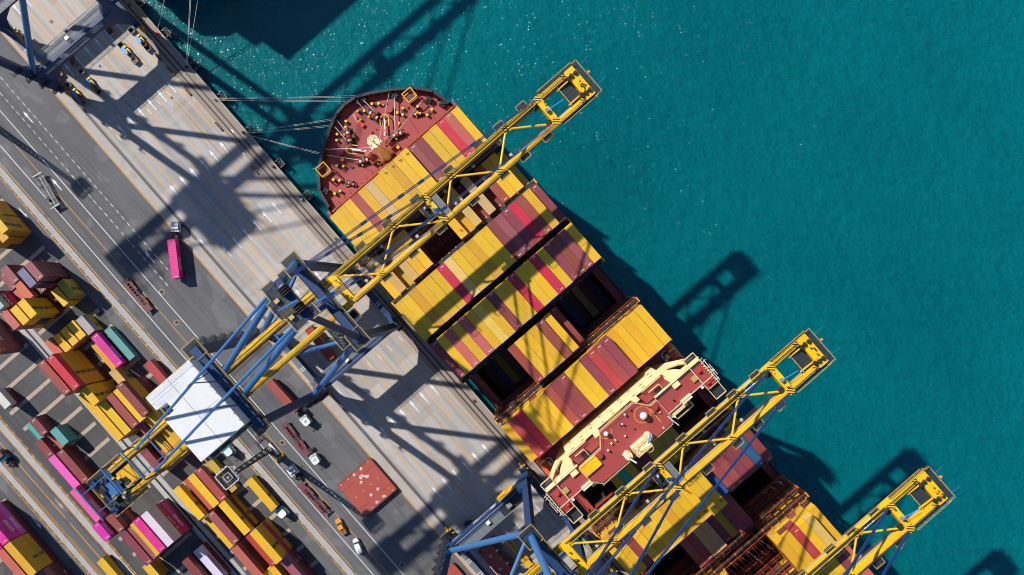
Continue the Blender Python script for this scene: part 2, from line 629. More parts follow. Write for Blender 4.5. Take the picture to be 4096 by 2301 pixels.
# hatched strip along the water rail
for k in range(210):
    u = -200 + k * 1.65
    if (-80 < u < -30 and k % 3) or random.random() < (0.1 if u > 35 else 0.55):
        continue
    p = [(u, -37.9, ZM), (u + 0.16, -37.9, ZM), (u + 1.26, -36.35, ZM), (u + 1.1, -36.35, ZM)]
    b.poly(p, LINEF if u < 35 else LINEY)
b.quad(-140, 140, -36.35, -36.23, ZM, LINEF)
# zebra boxes between the lanes at the upper crane
for k in range(-3, 3):
    for c in (-41.6, -45.75, -49.85, -54.0):
        for j in range(5):
            u = -176 + k * 12 + j * 0.9
            b.poly([(u, c - 0.7, ZM), (u + 0.14, c - 0.7, ZM), (u + 0.84, c + 0.7, ZM), (u + 0.7, c + 0.7, ZM)], LINEF)
# short white ticks across the lanes
for u0 in (-118, -122.5, -12.0, 62):
    for c in (-37, -41.6, -45.7, -49.85, -54.0, -58.2, -62.5):
        b.quad(u0, u0 + 2.2, c - 0.09, c + 0.09, ZM, LINEW)


def arrow(u, v, d=-1, L=4.7, m=LINEW):
    """Tip at (u, v), pointing along d."""
    b.poly([(u, v, ZM), (u - d * 1.8, v - 0.55, ZM), (u - d * 1.8, v + 0.55, ZM)], m)
    x0, x1 = sorted((u - d * 1.7, u - d * L))
    b.quad(x0, x1, v - 0.14, v + 0.14, ZM + 0.002, m)


for k in range(-1, 11):
    for c in (-39.5, -43.65, -47.8, -51.95, -56.1, -60.25):
        arrow(-145.6 + 25.2 * k, c)
for u in (-142.8 - 58.4, -142.8, -84.4):
    arrow(u, -79.8)
for u in (-120.9,):
    arrow(u, -86.9)
p = at(113, 876); arrow(p.x, p.y, 1, 4.4)
p = at(167, 2114); arrow(p.x, p.y, 1, 4.6)
p = at(255, 2035); arrow(p.x, p.y, 1, 4.0, LINEF)
p = at(60, 2186); arrow(p.x, p.y, 1, 4.0)
b.quad(-900, 900, -68.75, -68.5, ZM, LINEY)
b.quad(-900, 900, -67.72, -67.62, ZM, LINEY)
for i in range(80):
    u = -190 + i * 2.64
    if u < -72:
        b.quad(u, u + 1.35, -78.20, -78.03, ZM, LINEW)
        b.quad(u + 1.0, u + 2.35, -81.52, -81.35, ZM, LINEW)
for y in (-85.1, -92.3):
    b.quad(-400, 300, y - 0.09, y + 0.09, ZM, LINEW)
for y, w, u1 in ((-88.65, 0.075, 70), (-96.0, 0.09, 90), (-99.0, 0.08, 200), (-148.55, 0.08, 200), (-151.05, 0.09, 200), (-153.75, 0.11, 200), (-157.3, 0.09, 200), (-160.0, 0.08, 200), (-156.7, 0.07, 200)):
    u = -210
    while u < u1:
        L = random.uniform(9, 40)
        b.quad(u, min(u + L, u1), y - w, y + w, ZM, LINEY)
        u += L + random.uniform(0.2, 2.0)
for k in range(70):
    u = -130.2 + 3.24 * k
    for y in (-98.75, -148.8, -159.75):
        for d in (0.0, 0.34):
            b.quad(u + d, u + d + 0.2, y - 0.15, y + 0.85 if y > -100 else y + 0.7, ZM + 0.12 if y == -148.8 else ZM, LINEY)
        b.quad(u, u + 0.47, y + 0.22, y + 0.34, ZM + 0.122 if y == -148.8 else ZM + 0.002, LINEY)
# white bay marks beside the mast
p = at(1077, 1799)
b.quad(p.x - 6.5, p.x - 6.35, -92.2, -88.7, ZM, LINEW)
b.quad(p.x + 4.2, p.x + 4.35, -92.2, -88.7, ZM, LINEW)
struct(b.build('road_marking_lines'))

# manhole covers with pale rings
b = MB()
for sx, sy in ((647, 1168), (707, 1290), (1129, 1771), (1608, 2261)):
    p = at(sx, sy)
    b.ring((p.x, p.y, 0.018), 0.66, 0.84, LINEF)
    b.ring((p.x, p.y, 0.020), 0.0, 0.62, DARK)
struct(b.build('road_surface_covers'))
# cover plates and repairs set in the quay
b = MB()
for sx, sy, L, w, m in ((792, 967, 1.5, 0.6, WHT), (806, 967, 1.5, 0.6, WHT), (1450, 1728, 1.6, 0.9, GREY), (1463, 1735, 1.6, 0.9, SKYB), (520, 425, 1.6, 0.7, GREY), (975, 615, 1.2, 0.5, WHT), (930, 525, 1.2, 0.5, WHT), (1005, 655, 1.8, 1.0, GREY), (206, 87, 1.1, 1.0, DARK), (1900, 1606, 1.1, 0.9, DARK), (1204, 790, 1.1, 0.8, DARK), (1345, 957, 1.1, 0.8, DARK), (518, 20, 1.1, 0.9, DARK), (686, 392, 0.8, 0.7, DARK), (400, 265, 0.9, 0.8, DARK)):
    p = at(sx, sy)
    b.box(p.x - L / 2, p.x + L / 2, p.y - w / 2, p.y + w / 2, 0, 0.03, m)
struct(b.build('quay_surface_plates'))
# dark expansion joints with a step in them
b = MB()
for u0 in (-153.5, -46.2, 46.0):
    pts = [(-65, 0), (-56.5, 0), (-56.5, 1.6), (-49.0, 1.6), (-49.0, 0), (-44.6, 0), (-44.6, 1.8), (-37.5, 1.8), (-37.5, 0), (-31.2, 0)]
    for (y0, a), (y1, c) in zip(pts, pts[1:]):
        b.box(u0 + min(a, c) - 0.07, u0 + max(a, c) + 0.07, min(y0, y1) - 0.07, max(y0, y1) + 0.07, 0, 0.014, DARK)
struct(b.build('quay_surface_joints'))
# rusty wash stains and oily patches
STAIN = paint('rust_stain', (0.34, 0.23, 0.13), 0.9, 0.7, (0.38, 0.34, 0.3), 0.6)

# ------------------------------------------------------------------ containers
CCOL = {
    'yellow': (0.68, 0.41, 0.008), 'deep yellow': (0.62, 0.335, 0.008), 'pale yellow': (0.64, 0.44, 0.085), 'olive yellow': (0.48, 0.35, 0.035), 'tan': (0.53, 0.365, 0.125),  # olive yellow on the ship is yellow with shade put into the colour
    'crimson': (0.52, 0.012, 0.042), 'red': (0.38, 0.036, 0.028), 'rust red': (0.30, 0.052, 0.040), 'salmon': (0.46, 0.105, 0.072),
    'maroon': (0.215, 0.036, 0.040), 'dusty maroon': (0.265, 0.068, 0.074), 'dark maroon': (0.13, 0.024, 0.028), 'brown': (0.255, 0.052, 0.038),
    'magenta': (0.62, 0.012, 0.25), 'pink': (0.66, 0.09, 0.35), 'teal': (0.085, 0.31, 0.30), 'bright teal': (0.03, 0.36, 0.33), 'blue': (0.012, 0.085, 0.24),
    'dark blue': (0.012, 0.026, 0.075), 'violet blue': (0.13, 0.13, 0.29), 'grey': (0.36, 0.345, 0.345), 'white': (0.62, 0.63, 0.64), 'cream': (0.60, 0.565, 0.46), 'pale blue': (0.32, 0.46, 0.55), 'orange red': (0.43, 0.085, 0.036),
}
CW = 2.44
CMESH = {}


def cont_meshes(L):
    if L in CMESH:
        return CMESH[L]
    h, x, y = 2.75, L / 2, CW / 2
    s = MB()
    for sy in (-1, 1):
        s.box(-x + 0.12, x - 0.12, sy * (y - 0.07) - 0.02, sy * (y - 0.07) + 0.02, 0.12, h - 0.12, CSIDE)
        s.box(-x, x, sy * (y - 0.06) - 0.06, sy * (y - 0.06) + 0.06, h - 0.13, h - 0.01, CSIDE)
        s.box(-x, x, sy * (y - 0.06) - 0.06, sy * (y - 0.06) + 0.06, 0.0, 0.15, CSIDE)
        for sx in (-1, 1):
            s.cbox((sx * (x - 0.08), sy * (y - 0.08), h / 2), 0.16, 0.158, h, CSIDE)
    s.box(-x + 0.05, -x + 0.09, -y + 0.15, y - 0.15, 0.1, h - 0.05, CSIDE)
    r = MB()
    r.box(-x + 0.1, x - 0.1, -y + 0.1, y - 0.1, h - 0.09, h - 0.045, CROOF)
    for sx in (-1, 1):
        r.box(min(sx * x, sx * (x - 0.42)), max(sx * x, sx * (x - 0.42)), -y + 0.12, y - 0.12, h - 0.05, h - 0.012, CROOF)
    d = MB()
    for sy in (-1, 1):
        d.box(x - 0.10, x - 0.05, min(sy * 0.02, sy * (y - 0.15)), max(sy * 0.02, sy * (y - 0.15)), 0.12, h - 0.1, CSIDE)
        for q in (0.3, 0.8):
            d.box(x - 0.05, x - 0.01, sy * q - 0.025, sy * q + 0.025, 0.15, h - 0.15, GREY)
    whole = MB()
    for part in (s, r, d):
        for f, mi in zip(part.f, part.mi):
            whole.add([part.v[i] for i in f], [tuple(range(len(f)))], part.mats[mi])
    CMESH[L] = (s.mesh('side_wall'), r.mesh('roof'), d.mesh('door'), whole.mesh('container'))
    return CMESH[L]


def vary(c, k=0.11):
    t = 1 + random.uniform(-k, k)
    return (min(1, c[0] * t), min(1, c[1] * t * (1 + random.uniform(-k, k) * 0.6)), min(1, c[2] * t * random.uniform(0.8, 1.6)), 1.0)


def container(x, y, z, L, colour, label, group, parts=True, rz=0.0, tag_marks=None):
    """Shipping container: centre of its base at (x, y, z)."""
    s, r, d, whole = cont_meshes(L)
    col = vary(CCOL[colour])
    if not parts:
        o = bpy.data.objects.new('shipping_container', whole)
        o.location = (x, y, z)
        o.rotation_euler = (0, 0, rz)
        o.color = col
        COL.objects.link(o)
        tag(o, label, 'container', group)
        return o
    t = thing('shipping_container', label, 'container', (x, y, z), rz, group)
    for nm, me in (('side_wall', s), ('roof', r), ('door', d)):
        o = bpy.data.objects.new(nm, me)
        o.color = col
        o.parent = t
        COL.objects.link(o)
    return t


def marks(t, L, kind):
    """Lettering on the long side that faces the sea (or on the roof)."""
    y = CW / 2 + 0.012
    W_, K_ = MATS['white_paint'], MATS['rubber']
    side = ((-1, 0, 0), (0, 0, 1))
    if kind == 'MSC':
        text('m\nsc', 1.45, K_, (L * 0.13, y, 1.40), *side, parent=t, spacing=0.8, bold=0.05)
    elif kind == 'ONE':
        text('ONE', 2.1, W_, (L * (0.14 if L > 8 else 0.05), y, 1.35), *side, parent=t, spacing=1.05, bold=0.03)
    elif kind == 'KLINE':
        text('K LINE', 1.15, W_, (L * 0.10, y, 1.5), *side, parent=t, spacing=1.5, bold=0.02)
    elif kind == 'CHINA':
        text('CHINA SHIPPING', 0.95, MATS['white_paint'], (-0.3, y, 1.4), *side, parent=t, spacing=1.1)
    elif kind == 'YANG':
        text('YANG MING', 1.25, MATS['signal_red'], (0.8, y, 1.4), *side, parent=t, spacing=1.0, bold=0.02)
    elif kind == 'HMM':
        text('HMM', 1.8, W_, (0.5, y, 1.4), *side, parent=t, bold=0.03)
    elif kind == 'tex':
        text('tex', 0.9, W_, (-1.8, y, 1.5), *side, parent=t, bold=0.02)
    elif kind == '45':
        text('45', 1.0, K_, (L / 2 - 1.7, 0.35, 2.75), (0.6, 0.8, 0), (-0.8, 0.6, 0), parent=t)
    elif kind == 'stencil':
        o = text('TCNU 40', 0.42, W_, (L / 2 - 0.75, 0.2, 2.746), (0, 1, 0), (-1, 0, 0), parent=t)


def tick(t, L, ends=(-1, 1)):
    """Pale stencil marks at the roof ends of the dark containers."""
    b = MB()
    for e in ends:
        b.cbox((e * (L / 2 - 0.62), 0.25, 2.745), 0.16, 1.05, 0.01, MATS['white_paint'])
        b.cbox((e * (L / 2 - 1.25), -0.45, 2.745), 0.22, 0.22, 0.01, MATS['yellow_machine'])
    b.build('stencil', t)


ORD = ['first', 'second', 'third', 'fourth', 'fifth', 'sixth', 'seventh', 'eighth', 'ninth', 'tenth', 'eleventh', 'twelfth', 'thirteenth', 'fourteenth', 'fifteenth', 'sixteenth', 'seventeenth', 'eighteenth', 'nineteenth', 'twentieth']
# --- the yard.  rows are counted from the road side: row r lies at y = Y0 - 2.95 r
Y0, Y1 = -103.75, -126.3
# (u, block, row, length, [colours bottom..top], marks {level: kind}, words)
YST = [
    (-96.6, 0, 0, 20, 'dark maroon,dark maroon,dark maroon,maroon,dusty maroon', {}, 'tallest stack at the upper left corner of the yard'),
    (-96.6, 0, 1, 20, 'maroon,magenta,dark blue,dark blue,violet blue', {}, 'stack with the violet blue top'),
    (-96.6, 0, 2, 20, 'dark maroon,dark maroon', {}, 'low maroon pair behind the violet blue stack'),
    (-96.6, 0, 3, 20, 'dark maroon,dark maroon,salmon', {}, 'stack behind the violet blue one, salmon on top'),
    (-96.6, 0, 4, 20, 'maroon,salmon', {}, 'low stack beside the three-high salmon one'),
    (-103.1, 0, 3, 20, 'maroon,brown,dusty maroon', {}, 'stack at the upper end of the salmon row'),
    (-103.1, 0, 4, 20, 'salmon,maroon', {}, 'low stack at the upper end of the salmon row'),
    (-97.6, 0, 5, 20, 'maroon,dark maroon,magenta,dark maroon,pale blue', {3: 'ONE'}, 'stack with the pale blue top at the photo edge'),
    (-92.9, 0, 2, 20, 'dusty maroon', {}, 'single one tucked between the yellow stacks'),
    (-89.6, 0, 0, 20, 'olive yellow,olive yellow', {1: 'MSC', 0: 'MSC'}, 'two-high stack nearest the road'),
    (-89.0, 0, 1, 20, 'yellow,yellow', {}, 'two-high stack next to the olive one'),
    (-89.6, 0, 3, 20, 'dark maroon,yellow,yellow,yellow,yellow', {1: 'MSC', 2: 'MSC', 3: 'MSC', 4: 'MSC'}, 'five-high yellow stack with black marks'),
    (-89.6, 0, 4, 20, 'yellow,dark blue,dark blue,yellow,yellow', {}, 'five-high stack behind the one with black marks'),
    (-90.3, 0, 5, 20, 'deep yellow,deep yellow,dark maroon,maroon,salmon', {}, 'five-high stack with a salmon top'),
    (-77.4, 0, 1, 20, 'yellow,grey', {0: 'MSC'}, 'stack with a dented grey top'),
    (-78.0, 0, 2, 20, 'yellow,yellow', {1: 'MSC'}, 'two-high stack next to the grey top'),
    (-78.0, 0, 3, 20, 'yellow,yellow', {}, 'middle of the three small yellow stacks'),
    (-78.0, 0, 4, 20, 'olive yellow,yellow', {}, 'third of the three small yellow stacks'),
    (-78.6, 0, 5, 20, 'salmon,salmon', {}, 'low salmon stack beside the drain strip'),
    (-67.0, 0, 0, 40, 'teal', {0: 'CHINA'}, 'long one beside the road'),
    (-67.2, 0, 1, 40, 'dark maroon,magenta', {1: 'ONE'}, 'beside the long teal one'),
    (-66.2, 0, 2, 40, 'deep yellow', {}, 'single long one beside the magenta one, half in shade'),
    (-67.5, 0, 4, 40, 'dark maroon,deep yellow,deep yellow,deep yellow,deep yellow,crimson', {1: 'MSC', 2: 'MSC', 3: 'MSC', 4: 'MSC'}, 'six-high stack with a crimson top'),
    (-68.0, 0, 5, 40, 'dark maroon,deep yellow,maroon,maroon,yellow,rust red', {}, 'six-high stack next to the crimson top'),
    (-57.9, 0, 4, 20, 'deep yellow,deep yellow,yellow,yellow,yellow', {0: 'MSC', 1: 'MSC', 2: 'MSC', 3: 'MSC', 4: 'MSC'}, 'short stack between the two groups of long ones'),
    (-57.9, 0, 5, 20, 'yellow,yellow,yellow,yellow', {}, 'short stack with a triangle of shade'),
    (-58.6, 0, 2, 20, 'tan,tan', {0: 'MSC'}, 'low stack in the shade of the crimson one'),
    (-48.8, 0, 1, 40, 'red,dark maroon,deep yellow,yellow,maroon', {2: 'MSC', 3: 'MSC'}, 'stack with maroon top beside the white machine house'),
    (-48.8, 0, 2, 40, 'yellow,yellow,deep yellow,yellow', {}, 'stack between the maroon and the rust red top'),
    (-48.8, 0, 3, 40, 'yellow,yellow,yellow,rust red', {}, 'stack between two yellow ones'),
    (-48.8, 0, 4, 40, 'yellow,yellow,deep yellow,yellow', {}, 'stack with the brightest yellow top of its group'),
    (-48.8, 0, 5, 40, 'yellow,deep yellow,yellow,yellow', {}, 'outermost stack along the drain strip'),
    (-40.6, 0, 1, 20, 'maroon,yellow,maroon,yellow', {}, 'short stack at the notch of the white machine house'),
    (-40.6, 0, 2, 20, 'yellow,yellow,yellow', {}, 'short stack below the girder, second of three'),
    (-40.6, 0, 3, 20, 'maroon,orange red,orange red', {}, 'short red stack beside the girder'),
    (-33.6, 0, 1, 40, 'dark maroon,maroon,deep yellow', {2: 'MSC', 0: 'MSC'}, 'long stack between the girders, nearest the white machine house'),
    (-33.6, 0, 2, 40, 'yellow,yellow', {1: 'MSC'}, 'upper of two long ones under the girders'),
    (-33.9, 0, 3, 40, 'yellow,yellow', {}, 'lower of two long ones under the girders'),
    (-34.0, 0, 4, 40, 'orange red', {}, 'long one below the girders under a lattice'),
    (-34.0, 0, 5, 40, 'maroon,maroon', {}, 'long one below the girders beside the drain strip'),
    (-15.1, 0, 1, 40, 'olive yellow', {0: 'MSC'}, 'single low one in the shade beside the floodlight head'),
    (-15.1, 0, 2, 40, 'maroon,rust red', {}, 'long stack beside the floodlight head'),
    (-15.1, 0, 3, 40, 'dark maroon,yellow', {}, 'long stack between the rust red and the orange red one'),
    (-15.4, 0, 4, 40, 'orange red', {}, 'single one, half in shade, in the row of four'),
    (-15.2, 0, 5, 40, 'deep yellow,yellow', {1: 'MSC'}, 'long stack nearest the drain strip, below the floodlight'),
    (-2.6, 0, 2, 40, 'deep yellow,dark maroon,yellow', {2: 'MSC', 0: 'MSC'}, 'three-high stack striped yellow and maroon'),
    (-2.6, 0, 4, 40, 'dark maroon,dusty maroon', {}, 'long stack with a patched roof'),
    (-2.3, 0, 5, 40, 'yellow', {}, 'single one beside the patched roof'),
    (10.2, 0, 1, 40, 'deep yellow,crimson,deep yellow,yellow', {3: 'MSC', 2: 'MSC', 0: 'MSC'}, 'four-high stack with one crimson band'),
    (10.2, 0, 2, 40, 'dark maroon,maroon,red', {}, 'three-high stack beside the four-high one'),
    (10.2, 0, 4, 40, 'dark maroon,dark maroon,salmon', {}, 'three-high stack across a dark gap'),
    (21.9, 0, 1, 40, 'dark maroon,dark maroon,dusty maroon', {0: 'tex', 1: 'tex'}, 'stack with white lettering at the bottom edge'),
    (21.9, 0, 3, 40, 'deep yellow,yellow', {}, 'low stack cut by the bottom edge'),
    (22.1, 0, 4, 40, 'maroon,deep yellow,yellow', {}, 'outer stack cut by the bottom edge'),
    (-115.4, 0, 0, 20, 'deep yellow,deep yellow,deep yellow,yellow', {1: 'MSC', 2: 'MSC', 3: 'MSC'}, 'four-high stack at the left photo edge'),
    (-114.8, 0, 1, 20, 'deep yellow,deep yellow,deep yellow', {}, 'three-high stack at the left photo edge'),
    (-115.4, 0, 2, 20, 'dark maroon,yellow,yellow', {}, 'stack cut by the left photo edge'),
    (-122.0, 0, 0, 20, 'deep yellow,deep yellow,yellow', {}, 'three-high stack beyond the four-high one'),
    (-63.3, 1, 4, 20, 'dark maroon,maroon', {}, 'upper one of the small cluster by the lower road'),
    (-63.6, 1, 5, 20, 'bright teal', {}, 'bright single one at the kerb of the lower road'),
    (-56.8, 1, 3, 20, 'teal,teal', {}, 'dusty one at the inner side of the small cluster'),
    (-57.2, 1, 4, 20, 'salmon', {}, 'single one in the middle of the small cluster'),
    (-57.1, 1, 5, 20, 'dark maroon,maroon', {}, 'lower one of the small cluster by the road'),
    (-47.6, 1, 5, 40, 'pink,pink', {}, 'faded long one beside the lower road'),
    (-47.2, 1, 4, 40, 'dark maroon,maroon', {}, 'long one beside the faded pink one'),
    (-35.1, 1, 5, 40, 'dark blue,dark maroon,pink', {2: 'ONE'}, 'three-high stack hanging over the lower kerb'),
    (-35.1, 1, 4, 40, 'dark maroon', {}, 'low one below the girder end'),
    (-25.5, 1, 5, 20, 'dark maroon,dark maroon,dark maroon,magenta', {3: 'ONE'}, 'short four-high stack by the lower road'),
    (-25.0, 1, 4, 20, 'orange red,dark blue,brown', {}, 'short stack with a rust top over dark blue'),
    (-15.0, 1, 0, 40, 'dark maroon,magenta,crimson,cream,cream', {1: 'ONE', 2: 'KLINE'}, 'five-high stack with the cream top'),
    (-15.2, 1, 1, 40, 'maroon,maroon,maroon,dark maroon,magenta', {}, 'five-high stack next to the cream top'),
    (-15.3, 1, 2, 40, 'yellow,yellow,yellow,yellow', {}, 'stack squeezed beside the bright magenta top'),
    (-15.1, 1, 3, 40, 'maroon,maroon,dusty maroon', {}, 'three-high stack, half shaded, third from the cream top'),
    (-15.1, 1, 4, 40, 'maroon,maroon,maroon', {}, 'three-high stack nearest the lower road'),
    (-6.6, 1, 5, 20, 'deep yellow,yellow', {}, 'short stack at the bottom edge beside the lower road'),
    (3.2, 1, 1, 40, 'dark maroon,dark maroon,maroon', {}, 'dark stack at the bottom edge by the drain strip'),
    (3.2, 1, 0, 40, 'dark maroon,white', {1: 'YANG'}, 'white sided one with red lettering at the bottom edge'),
    (-77.0, 1, 5, 20, 'dark maroon,white', {}, 'white topped stack at the left edge by the lower road'),
    (-92.5, 1, 1, 40, 'dark maroon,maroon,maroon,salmon', {2: 'HMM'}, 'stack with white lettering cut by the left edge'),
    (-47.8, 2, 0, 40, 'dark maroon,pink,magenta,magenta', {1: 'ONE', 2: 'ONE'}, 'four-high stack at the lower left corner'),
    (-47.8, 2, 1, 40, 'magenta,magenta,magenta,magenta', {}, 'stack behind the four-high one at the lower left corner'),
    (-35.3, 2, 0, 40, 'dark maroon,deep yellow,deep yellow,deep yellow', {1: 'MSC', 2: 'MSC'}, 'four-high stack in the corner below the magenta one'),
    (-35.3, 2, 1, 40, 'dark maroon,maroon,maroon,salmon', {3: 'HMM'}, 'stack with white lettering in the lower left corner'),
    (-22.8, 2, 0, 40, 'dark maroon,dark maroon,dusty maroon', {0: 'tex'}, 'three-high stack at the bottom left edge of the photo'),
]
LV = ['bottom', 'second from the ground', 'third from the ground', 'fourth from the ground', 'fifth from the ground', 'sixth from the ground']
YH = {}
for u, blk, row, L, cols, mk, words in YST:
    YH.setdefault((blk, row), []).append((u, 3.1 if L == 20 else 6.2, len(cols.split(','))))


def yard_height(blk, row, a, c):
    """Lowest stack height over the span a..c of a yard row."""
    hs, cover = [], 0.0
    for u, h, n in YH.get((blk, row), []):
        o = min(c, u + h) - max(a, u - h)
        if o > 0.3:
            hs.append(n)
            cover += o
    return min(hs) if hs and cover > (c - a) * 0.85 else 0


for u, blk, row, L, cols, mk, words in YST:
    cols = cols.split(',')
    hl = 3.0 if L == 20 else 6.05
    side_h = yard_height(blk, row - 1, u - hl, u + hl)
    e = u + hl if u < 0 else u - hl
    end_h = yard_height(blk, row, e + 0.3 if u < 0 else e - 3.3, e + 3.3 if u < 0 else e - 0.3)
    y = (Y0, Y1, -165.0)[blk] - 2.95 * row
    Lm = 6.06 if L == 20 else 12.19
    n = len(cols)
    for k, c in enumerate(cols):
        top = k == n - 1
        if not top and k < min(side_h, end_h):
            continue                     # wholly hidden behind its neighbours
        lab = '%s container, %s' % (c, words) if top else '%s container, %s: %s' % (c, LV[k], words)
        lab = ' '.join(lab.split()[:16])
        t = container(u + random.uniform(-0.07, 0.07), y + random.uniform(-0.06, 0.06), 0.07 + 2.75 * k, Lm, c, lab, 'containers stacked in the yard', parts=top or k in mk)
        if k in mk:
            marks(t, Lm, mk[k])
        if top and c in ('maroon', 'rust red', 'crimson', 'dusty maroon', 'red', 'brown', 'magenta', 'dark maroon'):
            tick(t, Lm, (1,) if random.random() < 0.5 else (-1, 1))

# ------------------------------------------------------------------ the container ship
SC0 = -1.8
ROWP = 2.48


def rv(i):
    return SC0 + (i - 9.5) * ROWP


ship = thing('container_ship', 'long container ship with a rust red foredeck moored along the quay', 'ship', (0, 0, 0))
BOW = [(-58.7, -24.3), (-63.3, -20.6), (-67.1, -15.5), (-70.6, -9.8), (-72.6, -5.7), (-73.1, -1.8)]
bowR = [(x, 2 * SC0 - y) for x, y in reversed(BOW[:-1])]
SIDE0, SIDE1 = SC0 - 25.3, SC0 + 25.3
UEND = 168.0
outline = [(UEND, SIDE0), (-38, SIDE0), (-46, SIDE0 + 0.35), (-53, SIDE0 + 1.6)] + BOW + bowR + [(-53, SIDE1 - 1.6), (-46, SIDE1 - 0.35), (-38, SIDE1), (UEND, SIDE1)]


def waterline(p, f):
    x, y = p
    if x > -20:
        return (x, y)
    t = min(1.0, (-20 - x) / 53.0)
    return (x + 16 * f * t * t, SC0 + (y - SC0) * (1 - 0.55 * f * t * t))


b = MB()
rings = []
for z, f, k in ((-6, 1.0, 0), (2, 0.7, 0), (9, 0.3, 0), (13.2, 0.06, 0), (16.6, 0.0, 1)):
    rings.append([(waterline(p, f)[0], waterline(p, f)[1], z if (p[0] < -50 or z < 13.3) else 14.3) for p in outline])
n = len(outline)
vs = [p for r_ in rings for p in r_]
fs = []
for j in range(len(rings) - 1):
    for i in range(n - 1):
        fs.append((j * n + i, j * n + i + 1, (j + 1) * n + i + 1, (j + 1) * n + i))
b.add(vs, fs, HULL)
b.add([rings[0][0], rings[0][-1], rings[-1][-1], rings[-1][0]], [(0, 1, 2, 3)], HULL)
b.build('hull', ship)
# foredeck
b = MB()
fo = [(x, y) for x, y in outline if x < -44]
b.poly([(x + 0.5, SC0 + (y - SC0) * 0.985, 14.5) for x, y in fo], REDD)
b.add([(-53, SIDE0 + 2, 14.5), (-53, SIDE1 - 2, 14.5), (-53, SIDE1 - 2, 13), (-53, SIDE0 + 2, 13)], [(0, 1, 2, 3)], REDS)
b.build('foredeck', ship)
b = MB()
pts = [p for p in outline if p[0] < -50]
for a, c in zip(pts, pts[1:]):
    A, C_ = Vector((a[0], a[1], 16.6)), Vector((c[0], c[1], 16.6))
    d = (C_ - A).normalized()
    nn = Vector((-d.y, d.x, 0))
    if nn.x * (-30 - a[0]) + nn.y * (SC0 - a[1]) < 0:
        nn = -nn
    b.plate([A, C_, C_ + nn * 0.85, A + nn * 0.85], (0, 0, 1), 0.08, HULL)
    b.plate([A - Vector((0, 0, 2.1)), C_ - Vector((0, 0, 2.1)), C_, A], nn, 0.12, HULL)
    k = max(2, int((C_ - A).length / 1.25))
    for j in range(k):
        p = A.lerp(C_, (j + 0.5) / k)
        b.plate([p + Vector((0, 0, -2.1)) + nn * 0.12, p + Vector((0, 0, -2.1)) + nn * 1.7, p + nn * 0.8, p + nn * 0.12], d, 0.14, MAR if j % 2 else REDS)
b.build('bulwark', ship)

